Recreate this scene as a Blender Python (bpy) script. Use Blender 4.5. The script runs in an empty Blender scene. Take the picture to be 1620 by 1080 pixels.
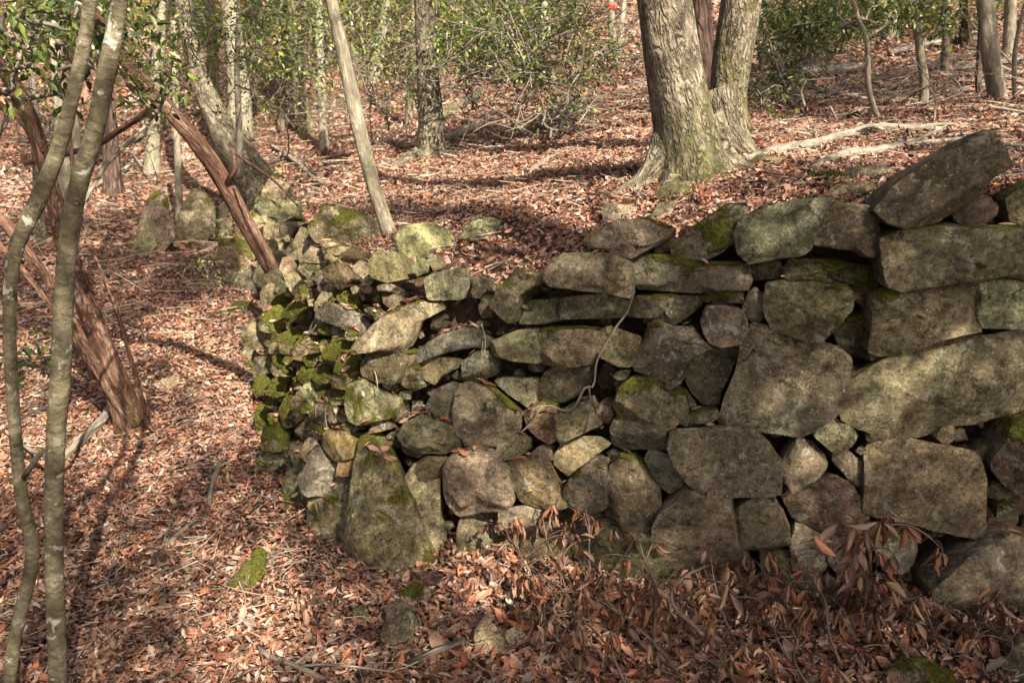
import bpy, math, random, zlib
import numpy as np
from mathutils import Vector, noise
from mathutils.bvhtree import BVHTree

# ---------------------------------------------------------------- camera, sky, sun, exposure
SC = bpy.context.scene
COL = SC.collection
PITCH = math.radians(16.0)
FPX = 1250.0                    # focal length in photo pixels (1620 wide)
CAM = np.array([0.0, 0.0, 1.70])
cd = bpy.data.cameras.new('camera')
cam = bpy.data.objects.new('camera', cd)
COL.objects.link(cam)
cam.location = CAM
cam.rotation_euler = (math.pi / 2 - PITCH, 0, 0)
cd.sensor_width = 36.0
cd.lens = FPX / 1620.0 * 36.0
cd.clip_start = 0.05
cd.clip_end = 400.0
cd.dof.use_dof = True
cd.dof.focus_distance = 2.9
cd.dof.aperture_fstop = 5.0
SC.camera = cam

SUN_TO = Vector((0.36, -0.62, 0.70)).normalized()      # direction towards the sun
sun_el = math.asin(SUN_TO.z)
sun_az = math.atan2(SUN_TO.x, SUN_TO.y)
w = bpy.data.worlds.new('World')
SC.world = w
w.use_nodes = True
nt = w.node_tree
sky = nt.nodes.new('ShaderNodeTexSky')
sky.sky_type = 'NISHITA'
sky.sun_disc = False
sky.sun_elevation = sun_el
sky.sun_rotation = sun_az
sky.air_density = 0.45
sky.dust_density = 5.0
sky.ozone_density = 0.3
bg = nt.nodes['Background']
bg.inputs['Strength'].default_value = 0.074
nt.links.new(sky.outputs['Color'], bg.inputs['Color'])
sd = bpy.data.lights.new('sun', 'SUN')
sd.energy = 5.0
sd.angle = math.radians(0.53)
sd.color = (1.0, 0.92, 0.79)
sun = bpy.data.objects.new('sun', sd)
COL.objects.link(sun)
sun.rotation_euler = SUN_TO.to_track_quat('Z', 'Y').to_euler()
sun.location = (4, -6, 8)
SC.view_settings.view_transform = 'Standard'
SC.view_settings.look = 'None'
SC.view_settings.gamma = 1.0
SC.view_settings.use_curve_mapping = False
SC.view_settings.exposure = 1.62

SC.cycles.max_bounces = 4
SC.cycles.diffuse_bounces = 2
SC.cycles.glossy_bounces = 2
SC.cycles.transmission_bounces = 3
SC.cycles.transparent_max_bounces = 8
SC.cycles.use_denoising = True
SC.cycles.use_adaptive_sampling = True
SC.cycles.adaptive_threshold = 0.02

rng = np.random.default_rng(11)
random.seed(11)

# ---------------------------------------------------------------- helpers
def hash(x): return zlib.crc32(repr(x).encode())
def ray(u, v):
    cx, cy = (u - 810.0) / FPX, (540.0 - v) / FPX
    d = np.array([cx, math.cos(PITCH) + cy * math.sin(PITCH), cy * math.cos(PITCH) - math.sin(PITCH)])
    return d / np.linalg.norm(d)

def at(u, v, Y):
    """the point on the sight line of photo pixel (u, v) that stands Y metres ahead"""
    d = ray(u, v)
    return CAM + d * (Y / d[1])

def pix(p):
    q = np.asarray(p, float) - CAM
    f = q[..., 1] * math.cos(PITCH) - q[..., 2] * math.sin(PITCH)
    up = q[..., 1] * math.sin(PITCH) + q[..., 2] * math.cos(PITCH)
    return 810 + FPX * q[..., 0] / f, 540 - FPX * up / f

def smooth(a, b, x):
    t = np.clip((x - a) / (b - a), 0, 1)
    return t * t * (3 - 2 * t)

def srelu(x, k=0.5):
    return 0.5 * (x + np.sqrt(x * x + k * k))

def vnoise(x, y, f, seed=0):
    """cheap smooth 2-D noise made of rotated sine products"""
    r = np.random.default_rng(seed)
    out = np.zeros_like(np.asarray(x, float))
    for i in range(5):
        a = r.uniform(0, 6.28); k = f * r.uniform(0.6, 1.7); ph = r.uniform(0, 6.28, 2)
        out = out + np.sin(k * (x * math.cos(a) + y * math.sin(a)) + ph[0]) * np.sin(k * 0.8 * (y * math.cos(a) - x * math.sin(a)) + ph[1])
    return out / 2.5

def make_mesh(name, verts, faces=None, quads=None, tris=None, smooth_shade=True):
    """mesh from numpy arrays; QUADS (n,4) and TRIS (n,3) may both be given"""
    me = bpy.data.meshes.new(name)
    verts = np.ascontiguousarray(verts, dtype=np.float32)
    parts = []
    if quads is not None and len(quads): parts.append(np.asarray(quads, np.int32))
    if tris is not None and len(tris): parts.append(np.asarray(tris, np.int32))
    nl = sum(p.size for p in parts); npoly = sum(len(p) for p in parts)
    me.vertices.add(len(verts)); me.vertices.foreach_set('co', verts.ravel())
    me.loops.add(nl); me.polygons.add(npoly)
    me.loops.foreach_set('vertex_index', np.concatenate([p.ravel() for p in parts]))
    tot = np.concatenate([np.full(len(p), p.shape[1], np.int32) for p in parts])
    me.polygons.foreach_set('loop_start', np.concatenate([[0], np.cumsum(tot)[:-1]]).astype(np.int32))
    me.polygons.foreach_set('use_smooth', np.full(npoly, smooth_shade))
    me.update(calc_edges=True)
    me.validate()
    return me

def point_attr(me, name, kind, data):
    a = me.attributes.new(name, kind, 'POINT')
    key = {'FLOAT_COLOR': 'color', 'FLOAT_VECTOR': 'vector', 'FLOAT': 'value'}[kind]
    a.data.foreach_set(key, np.ascontiguousarray(data, np.float32).ravel())

def link(name, me, mat=None, parent=None):
    o = bpy.data.objects.new(name, me)
    COL.objects.link(o)
    if mat is not None and me is not None and not me.materials:
        me.materials.append(mat)
    if parent is not None:
        o.parent = parent
    return o

def tag(o, label=None, cat=None, group=None, kind=None):
    if label: o['label'] = label
    if cat: o['category'] = cat
    if group: o['group'] = group
    if kind: o['kind'] = kind
    return o

def empty(name, loc, label, cat, group=None):
    o = bpy.data.objects.new(name, None)
    o.empty_display_size = 0.05
    COL.objects.link(o)
    o.location = Vector([float(c) for c in loc])
    return tag(o, label, cat, group)

# ---------------------------------------------------------------- materials
class NT:
    def __init__(self, name):
        self.m = bpy.data.materials.new(name)
        self.m.use_nodes = True
        self.t = self.m.node_tree
        self.b = self.t.nodes['Principled BSDF']
        self.b.inputs['Specular IOR Level'].default_value = 0.25
    def n(self, kind, **kw):
        x = self.t.nodes.new(kind)
        for k, v in kw.items():
            if hasattr(x, k): setattr(x, k, v)
            else: x.inputs[k].default_value = v
        return x
    def l(self, a, b): self.t.links.new(a, b)
    def noise(self, co, scale, detail=4, rough=0.6, dist=0.0):
        x = self.n('ShaderNodeTexNoise'); self.l(co, x.inputs['Vector'])
        x.inputs['Scale'].default_value = scale; x.inputs['Detail'].default_value = detail
        x.inputs['Roughness'].default_value = rough; x.inputs['Distortion'].default_value = dist
        return x.outputs['Fac']
    def ramp(self, fac, stops):
        x = self.n('ShaderNodeValToRGB'); self.l(fac, x.inputs['Fac'])
        e = x.color_ramp.elements
        while len(e) > 1: e.remove(e[-1])
        for i, (p, c) in enumerate(stops):
            q = e[0] if i == 0 else e.new(p)
            q.position = p; q.color = (c[0], c[1], c[2], 1) if not np.isscalar(c) else (c, c, c, 1)
        return x.outputs['Color']
    def mix(self, fac, a, b, blend='MIX'):
        x = self.n('ShaderNodeMix', data_type='RGBA', blend_type=blend)
        if np.isscalar(fac): x.inputs[0].default_value = fac
        else: self.l(fac, x.inputs[0])
        for v, s in ((a, x.inputs[6]), (b, x.inputs[7])):
            if isinstance(v, (tuple, list)): s.default_value = (v[0], v[1], v[2], 1)
            else: self.l(v, s)
        return x.outputs[2]
    def math(self, op, a, b=0.0, c=0.0, clamp=False):
        x = self.n('ShaderNodeMath', operation=op); x.use_clamp = clamp
        for v, s in ((a, x.inputs[0]), (b, x.inputs[1]), (c, x.inputs[2])):
            if np.isscalar(v): s.default_value = v
            else: self.l(v, s)
        return x.outputs[0]
    def bump(self, h, strength, dist, normal=None):
        x = self.n('ShaderNodeBump'); self.l(h, x.inputs['Height'])
        x.inputs['Strength'].default_value = strength; x.inputs['Distance'].default_value = dist
        if normal is not None: self.l(normal, x.inputs['Normal'])
        return x.outputs['Normal']
    def attr(self, name, kind='GEOMETRY'):
        x = self.n('ShaderNodeAttribute'); x.attribute_name = name; x.attribute_type = kind
        return x
    def color(self, c): 
        if isinstance(c, (tuple, list)): self.b.inputs['Base Color'].default_value = (*c, 1)
        else: self.l(c, self.b.inputs['Base Color'])

def mat_stone():
    t = NT('weathered_stone')
    tc = t.n('ShaderNodeTexCoord'); oi = t.n('ShaderNodeObjectInfo')
    co = t.n('ShaderNodeVectorMath', operation='MULTIPLY_ADD')
    t.l(oi.outputs['Random'], co.inputs[0]); co.inputs[1].default_value = (37, 53, 71)
    sc_ = t.n('ShaderNodeVectorMath', operation='SCALE'); t.l(tc.outputs['Object'], sc_.inputs[0])
    t.l(t.math('MULTIPLY_ADD', t.math('FRACT', t.math('MULTIPLY', oi.outputs['Random'], 17.3)), 0.9, 0.6), sc_.inputs['Scale'])
    t.l(sc_.outputs[0], co.inputs[2])
    co = co.outputs[0]
    tint = t.attr('tint', 'OBJECT').outputs['Color']
    n1 = t.noise(co, 5.0, 6, 0.62, 0.6)
    n2 = t.noise(co, 34.0, 6, 0.78)
    n3 = t.noise(co, 150.0, 4, 0.75)
    n4 = t.noise(co, 2.6, 4, 0.55, 0.4)
    base = t.ramp(n1, [(0.28, (0.085, 0.070, 0.050)), (0.45, (0.165, 0.138, 0.096)), (0.58, (0.245, 0.208, 0.145)), (0.74, (0.38, 0.33, 0.23))])
    base = t.mix(1.0, base, t.ramp(n2, [(0.34, 0.26), (0.50, 0.98), (0.66, 1.75)]), 'MULTIPLY')
    base = t.mix(0.8, base, t.ramp(n3, [(0.36, 0.35), (0.5, 1.0), (0.64, 1.6)]), 'MULTIPLY')
    base = t.mix(t.ramp(t.noise(co, 9.0, 5, 0.65, 0.5), [(0.52, 0.0), (0.72, 0.6)]), base, (0.27, 0.20, 0.12))   # ochre iron stain
    base = t.mix(1.0, base, tint, 'MULTIPLY')
    base = t.mix(t.ramp(t.noise(co, 6.5, 6, 0.7, 0.8), [(0.54, 0.0), (0.66, 0.62)]), base, (0.060, 0.053, 0.040))    # dark crust
    base = t.mix(t.ramp(n4, [(0.50, 0.0), (0.68, 0.45)]), base, (0.075, 0.066, 0.048))
    lich = t.ramp(t.noise(co, 15.0, 6, 0.75, 0.8), [(0.575, 0.0), (0.610, 0.9)])
    base = t.mix(t.math('MULTIPLY', lich, t.attr('lichen', 'OBJECT').outputs['Fac']), base, (0.44, 0.44, 0.34))
    spk = t.ramp(t.noise(co, 60.0, 3, 0.6), [(0.63, 0.0), (0.67, 0.75)])
    base = t.mix(spk, base, (0.46, 0.42, 0.32))
    crk = t.n('ShaderNodeTexVoronoi'); crk.feature = 'DISTANCE_TO_EDGE'; crk.inputs['Scale'].default_value = 4.2
    wob = t.n('ShaderNodeVectorMath', operation='MULTIPLY_ADD'); nn = t.n('ShaderNodeTexNoise'); t.l(co, nn.inputs['Vector']); nn.inputs['Scale'].default_value = 7.0; nn.inputs['Detail'].default_value = 5
    t.l(nn.outputs['Color'], wob.inputs[0]); wob.inputs[1].default_value = (0.30,) * 3; t.l(co, wob.inputs[2]); t.l(wob.outputs[0], crk.inputs['Vector'])
    crack = t.math('MULTIPLY', t.ramp(crk.outputs['Distance'], [(0.0, 1.0), (0.018, 0.0)]), t.ramp(n1, [(0.46, 0.0), (0.56, 1.0)]))
    base = t.mix(t.math('MULTIPLY', crack, 0.8), base, (0.030, 0.026, 0.020))
    # moss: on top sides and in blotches
    k = t.math('ADD', t.attr('mossw').outputs['Fac'], t.math('MULTIPLY_ADD', t.noise(co, 40.0, 4, 0.75), 0.9, -0.45))
    mm = t.n('ShaderNodeMapRange'); t.l(k, mm.inputs[0]); mm.inputs[1].default_value = 0.38; mm.inputs[2].default_value = 0.80
    mossmask = mm.outputs[0]
    mosscol = t.ramp(t.noise(co, 85.0, 4, 0.75), [(0.3, (0.040, 0.040, 0.007)), (0.5, (0.115, 0.112, 0.016)), (0.7, (0.24, 0.225, 0.038))])
    film = t.mix(t.ramp(t.noise(co, 4.0, 5, 0.7), [(0.44, 0.0), (0.70, 0.35)]), base, t.mix(1.0, (0.62, 0.58, 0.32), t.ramp(n2, [(0.34, 0.08), (0.66, 0.34)]), 'MULTIPLY'))
    col = t.mix(mossmask, film, mosscol)
    t.color(col)
    t.b.inputs['Roughness'].default_value = 0.92
    t.b.inputs['Specular IOR Level'].default_value = 0.18
    nb = t.bump(t.noise(co, 14.0, 7, 0.74, 0.5), 1.0, 0.055)
    nb = t.bump(t.math('SUBTRACT', 1.0, crack), 0.7, 0.012, nb)
    nb = t.bump(t.math('ADD', t.math('MULTIPLY', n2, 0.9), t.math('MULTIPLY', n3, 0.35)), 0.95, 0.016, nb)
    mh = t.math('MULTIPLY', mossmask, t.noise(co, 110.0, 3, 0.7))
    nb = t.bump(mh, 1.0, 0.022, nb)
    t.l(nb, t.b.inputs['Normal'])
    return t.m

def mat_soil():
    t = NT('forest_soil')
    tc = t.n('ShaderNodeTexCoord'); co = tc.outputs['Object']
    n1 = t.noise(co, 3.0, 6, 0.7); n2 = t.noise(co, 45.0, 5, 0.75)
    c = t.ramp(n1, [(0.3, (0.060, 0.036, 0.022)), (0.55, (0.125, 0.070, 0.044)), (0.75, (0.20, 0.115, 0.075))])
    c = t.mix(0.9, c, t.ramp(n2, [(0.3, 0.35), (0.65, 1.5)]), 'MULTIPLY')
    t.color(c); t.b.inputs['Roughness'].default_value = 0.95
    t.l(t.bump(n2, 1.0, 0.03), t.b.inputs['Normal'])
    return t.m

def leaf_mat(name, trans=0.25, rough=0.55, spec=0.3, vary=True):
    t = NT(name)
    a = t.attr('Col').outputs['Color']
    tc = t.n('ShaderNodeTexCoord')
    c = t.mix(0.5, a, t.ramp(t.noise(tc.outputs['Object'], 140.0, 3, 0.6), [(0.3, 0.6), (0.7, 1.25)]), 'MULTIPLY')
    t.color(c)
    t.b.inputs['Roughness'].default_value = rough
    t.b.inputs['Specular IOR Level'].default_value = spec
    if trans > 0:
        tr = t.n('ShaderNodeBsdfTranslucent'); t.l(c, tr.inputs['Color'])
        mx = t.n('ShaderNodeMixShader'); mx.inputs[0].default_value = trans
        t.l(t.b.outputs[0], mx.inputs[1]); t.l(tr.outputs[0], mx.inputs[2])
        t.l(mx.outputs[0], t.t.nodes['Material Output'].inputs['Surface'])
    return t.m

def mat_bark(name, c0, c1, c2, stretch=0.18, scale=26.0, depth=0.02, moss=0.0, lich=0.3, fissure=True, ring=False):
    t = NT(name)
    a = t.attr('bark').outputs['Vector']
    mp = t.n('ShaderNodeMapping'); t.l(a, mp.inputs['Vector']); mp.inputs['Scale'].default_value = (1, 1, stretch)
    co = mp.outputs[0]
    n1 = t.noise(co, scale * 0.35, 5, 0.6, 0.8)
    n2 = t.noise(co, scale * 2.2, 5, 0.7, 0.4)
    if fissure:
        wv = t.n('ShaderNodeTexVoronoi'); wv.feature = 'DISTANCE_TO_EDGE'
        wob = t.n('ShaderNodeVectorMath', operation='MULTIPLY_ADD')
        nn = t.n('ShaderNodeTexNoise'); t.l(co, nn.inputs['Vector']); nn.inputs['Scale'].default_value = scale * 0.8; nn.inputs['Detail'].default_value = 4
        t.l(nn.outputs['Color'], wob.inputs[0]); wob.inputs[1].default_value = (0.09,) * 3; t.l(co, wob.inputs[2])
        t.l(wob.outputs[0], wv.inputs['Vector']); wv.inputs['Scale'].default_value = scale
        fis0 = t.ramp(wv.outputs['Distance'], [(0.0, 0.0), (0.12, 0.6), (0.30, 1.0)])
        fis = t.math('MAXIMUM', fis0, t.ramp(t.noise(co, scale * 0.5, 4, 0.65), [(0.42, 0.0), (0.66, 0.9)]))
    else:
        fis = t.ramp(n2, [(0.25, 0.4), (0.6, 1.0)])
    c = t.ramp(n1, [(0.28, c0), (0.5, c1), (0.72, c2)])
    c = t.mix(0.85, c, t.mix(fis, (0.22, 0.20, 0.18), (1.12, 1.12, 1.12)), 'MULTIPLY')
    c = t.mix(0.6, c, t.ramp(n2, [(0.3, 0.55), (0.65, 1.25)]), 'MULTIPLY')
    if lich > 0:
        lm = t.ramp(t.noise(a, 20.0, 4, 0.65, 0.5), [(0.605, 0.0), (0.64, lich)])
        c = t.mix(lm, c, (0.46, 0.47, 0.38))
    if moss > 0:
        mk = t.attr('moss').outputs['Fac']
        mm = t.math('ADD', mk, t.noise(a, 9.0, 5, 0.7))
        mr = t.n('ShaderNodeMapRange'); t.l(mm, mr.inputs[0]); mr.inputs[1].default_value = 0.72; mr.inputs[2].default_value = 1.05; mr.inputs[4].default_value = moss
        c = t.mix(mr.outputs[0], c, t.ramp(n2, [(0.3, (0.05, 0.055, 0.012)), (0.7, (0.15, 0.145, 0.035))]))
    t.color(c); t.b.inputs['Roughness'].default_value = 0.9
    t.b.inputs['Specular IOR Level'].default_value = 0.15
    nb = t.bump(fis, 0.9, depth)
    nb = t.bump(n2, 0.6, depth * 0.5, nb)
    t.l(nb, t.b.inputs['Normal'])
    return t.m

M = {}
M['stone'] = mat_stone()
M['soil'] = mat_soil()
M['litter'] = leaf_mat('dry_leaf', 0.0, 0.55, 0.38)
M['dead'] = leaf_mat('withered_leaf', 0.0, 0.55, 0.35)
M['green'] = leaf_mat('evergreen_leaf', 0.42, 0.34, 0.5)
M['grey_bark'] = mat_bark('smooth_grey_bark', (0.085, 0.070, 0.042), (0.165, 0.140, 0.085), (0.29, 0.255, 0.165), 1.5, 15.0, 0.006, 0, 0.85, False)
M['pale_bark'] = mat_bark('pale_bark', (0.17, 0.145, 0.095), (0.27, 0.235, 0.16), (0.38, 0.34, 0.245), 0.3, 20.0, 0.008, 0.0, 0.4, False)
M['oak_bark'] = mat_bark('furrowed_bark', (0.13, 0.104, 0.068), (0.225, 0.188, 0.128), (0.34, 0.295, 0.21), 0.34, 36.0, 0.020, 0.95, 0.25, True)
M['red_bark'] = mat_bark('peeling_red_bark', (0.095, 0.050, 0.034), (0.22, 0.118, 0.078), (0.42, 0.285, 0.20), 0.16, 48.0, 0.012, 0.4, 0.10, True)
M['dark_bark'] = mat_bark('dark_furrowed_bark', (0.05, 0.032, 0.024), (0.11, 0.072, 0.055), (0.20, 0.14, 0.11), 0.20, 20.0, 0.02, 0, 0.05, True)
M['twig'] = mat_bark('grey_twig', (0.10, 0.085, 0.065), (0.20, 0.17, 0.13), (0.33, 0.29, 0.23), 0.3, 30.0, 0.003, 0, 0.15, False)
M['brown_twig'] = mat_bark('brown_twig', (0.055, 0.036, 0.025), (0.12, 0.082, 0.056), (0.22, 0.165, 0.12), 0.3, 30.0, 0.003, 0, 0.10, False)
M['dead_wood'] = mat_bark('weathered_dead_wood', (0.13, 0.105, 0.08), (0.24, 0.20, 0.155), (0.38, 0.34, 0.27), 0.12, 28.0, 0.010, 0.5, 0.2, True)

# ---------------------------------------------------------------- wall surface and ground
# wall controls: base x,y,z and top x,y,z from the right end to the far left end
K = np.array([
    (4.60, 1.80, 0.00, 4.65, 2.00, 1.70),
    (3.20, 2.05, 0.00, 3.25, 2.25, 1.62),
    (1.75, 2.33, 0.00, 1.78, 2.50, 1.52),
    (1.08, 2.39, 0.00, 1.10, 2.57, 1.43),
    (0.40, 2.55, 0.00, 0.42, 2.75, 1.28),
    (-0.22, 2.72, 0.00, -0.18, 2.94, 1.02),
    (-0.64, 2.76, 0.00, -0.50, 3.02, 1.04),
    (-0.90, 3.06, 0.00, -0.68, 3.28, 1.07),
    (-1.17, 3.42, 0.03, -0.90, 3.60, 1.08),
    (-1.60, 4.55, 0.15, -1.25, 4.65, 1.05),
    (-2.03, 5.67, 0.27, -1.62, 5.80, 1.05),
    (-2.50, 6.90, 0.40, -2.05, 7.00, 1.10),
])
def catmull(P, n):
    P = np.vstack([2 * P[0] - P[1], P, 2 * P[-1] - P[-2]])
    out = []
    for i in range(1, len(P) - 2):
        t = np.linspace(0, 1, n, endpoint=False)[:, None]
        a, b, c, d = P[i - 1], P[i], P[i + 1], P[i + 2]
        out.append(0.5 * (2 * b + (c - a) * t + (2 * a - 5 * b + 4 * c - d) * t ** 2 + (3 * b - a - 3 * c + d) * t ** 3))
    out.append(P[-2][None])
    return np.vstack(out)
KS = catmull(K, 14)
def wall_pt(i, t): return KS[i, :3] * (1 - t) + KS[i, 3:] * t
_T = np.linspace(-0.2, 1.5, 12)
wv_ = np.vstack([KS[:, :3] * (1 - t) + KS[:, 3:] * t for t in _T])
_n = len(KS)
wf_ = [(r * _n + i, r * _n + i + 1, (r + 1) * _n + i + 1, (r + 1) * _n + i) for r in range(len(_T) - 1) for i in range(_n - 1)]
WALL = BVHTree.FromPolygons([Vector(p) for p in wv_], wf_)

# step line of the terrain: inside the wall
LN = KS[:, 0:2] * 0.35 + KS[:, 3:5] * 0.65
tan = np.gradient(LN, axis=0); tan /= np.linalg.norm(tan, axis=1)[:, None]
inw = np.stack([tan[:, 1], -tan[:, 0]], 1)           # points into the bank (wall runs right to left)
if (inw[60] * np.array([0, 1])).sum() < 0: inw = -inw
LN = LN + inw * 0.14
TOPZ = KS[:, 5].copy()
_k = slice(None, None, 4)
LNX = np.vstack([LN[_k], LN[-1:], LN[-1] + np.array([[-0.5, 1.2], [-1.4, 3.2], [-4.0, 8.0], [-30, 60]])])
INX = np.vstack([inw[_k], inw[-1:], np.repeat(inw[-1:], 4, 0)])
TZX = np.concatenate([TOPZ[_k], TOPZ[-1:], [1.2, 1.5, 2.5, 20]])
def wall_dist(x, y):
    """signed distance to the wall line (positive on the bank) and the wall-top height there"""
    x = np.asarray(x, float); y = np.asarray(y, float)
    best = np.full(x.shape, 1e9); sgn = np.zeros(x.shape); tz = np.zeros(x.shape)
    for i in range(len(LNX) - 1):
        a, b = LNX[i], LNX[i + 1]; ab = b - a; L2 = ab @ ab
        t = np.clip(((x - a[0]) * ab[0] + (y - a[1]) * ab[1]) / L2, 0, 1)
        dx, dy = x - a[0] - t * ab[0], y - a[1] - t * ab[1]
        d = np.hypot(dx, dy); m = d < best
        best = np.where(m, d, best)
        nrm = np.array([ab[1], -ab[0]]); nrm = nrm if nrm @ INX[i] > 0 else -nrm
        sgn = np.where(m, np.sign(dx * nrm[0] + dy * nrm[1]), sgn)
        tz = np.where(m, TZX[i] * (1 - t) + TZX[i + 1] * t, tz)
    return best * np.where(sgn == 0, 1, sgn), tz

def ground(x, y):
    x = np.asarray(x, float); y = np.asarray(y, float)
    d, tz = wall_dist(x, y)
    gl = 0.10 * srelu(y - 3.2, 0.6) - 0.10 * srelu(-3.2 + 0 * y, 0.6) + 0.26 * srelu(y - 9.5, 1.5) + 0.12 * srelu(-x - 3.2, 1.0)
    gl = gl + 0.035 * vnoise(x, y, 2.2, 3) + 0.012 * vnoise(x, y, 7.0, 4)
    gl = gl + 0.04 * smooth(1.3, 0.2, -d) * smooth(0.3, 1.6, x) * smooth(6, 3, y)            # drift of leaves against the wall
    gu = 1.20 + 0.25 * np.tanh((x - 0.1) / 0.8) + 0.08 * (y - 3.0) + 0.34 * srelu(y - 8.5, 1.2) + 0.02 * vnoise(x, y, 1.6, 5) + 0.012 * vnoise(x, y, 6.0, 6)
    gu = gu + 0.05 * srelu(x - 3, 1)
    e = smooth(0.0, 0.75, d)
    gu = (tz - 0.05) * (1 - e) + gu * e
    wdt = 0.10 + 2.6 * smooth(5.6, 10.0, y)
    k = smooth(-0.01 - wdt * 0.3, wdt, d)
    return gl * (1 - k) + gu * k

def axis_coords(lo, hi, fine_lo, fine_hi, step, grow=1.22):
    c = list(np.arange(fine_lo, fine_hi + 1e-6, step))
    s = step
    while c[-1] < hi: s *= grow; c.append(c[-1] + s)
    s = step
    while c[0] > lo: s *= grow; c.insert(0, c[0] - s)
    return np.array(c)
gx = axis_coords(-70, 70, -3.2, 3.6, 0.045, 1.10)
gy = axis_coords(-50, 90, 1.6, 6.6, 0.045, 1.10)
GX, GY = np.meshgrid(gx, gy)
GZ = ground(GX, GY)
gv = np.stack([GX, GY, GZ], -1).reshape(-1, 3)
nx, ny = len(gx), len(gy)
ii = np.arange(ny - 1)[:, None] * nx + np.arange(nx - 1)[None]
gq = np.stack([ii, ii + 1, ii + nx + 1, ii + nx], -1).reshape(-1, 4)
me = make_mesh('forest_floor', gv, quads=gq)
tag(link('forest_floor', me, M['soil']), kind='structure')
GROUND = BVHTree.FromPolygons([tuple(p) for p in gv.tolist()], gq.tolist())
def ground_hit(u, v):
    h = GROUND.ray_cast(Vector(CAM), Vector(ray(u, v)))
    return np.array(h[0]) if h[0] is not None else at(u, v, 12.0)
def gz(x, y): return float(ground(np.array([x]), np.array([y]))[0])
# ---------------------------------------------------------------- stones
from mathutils import Matrix
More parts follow.
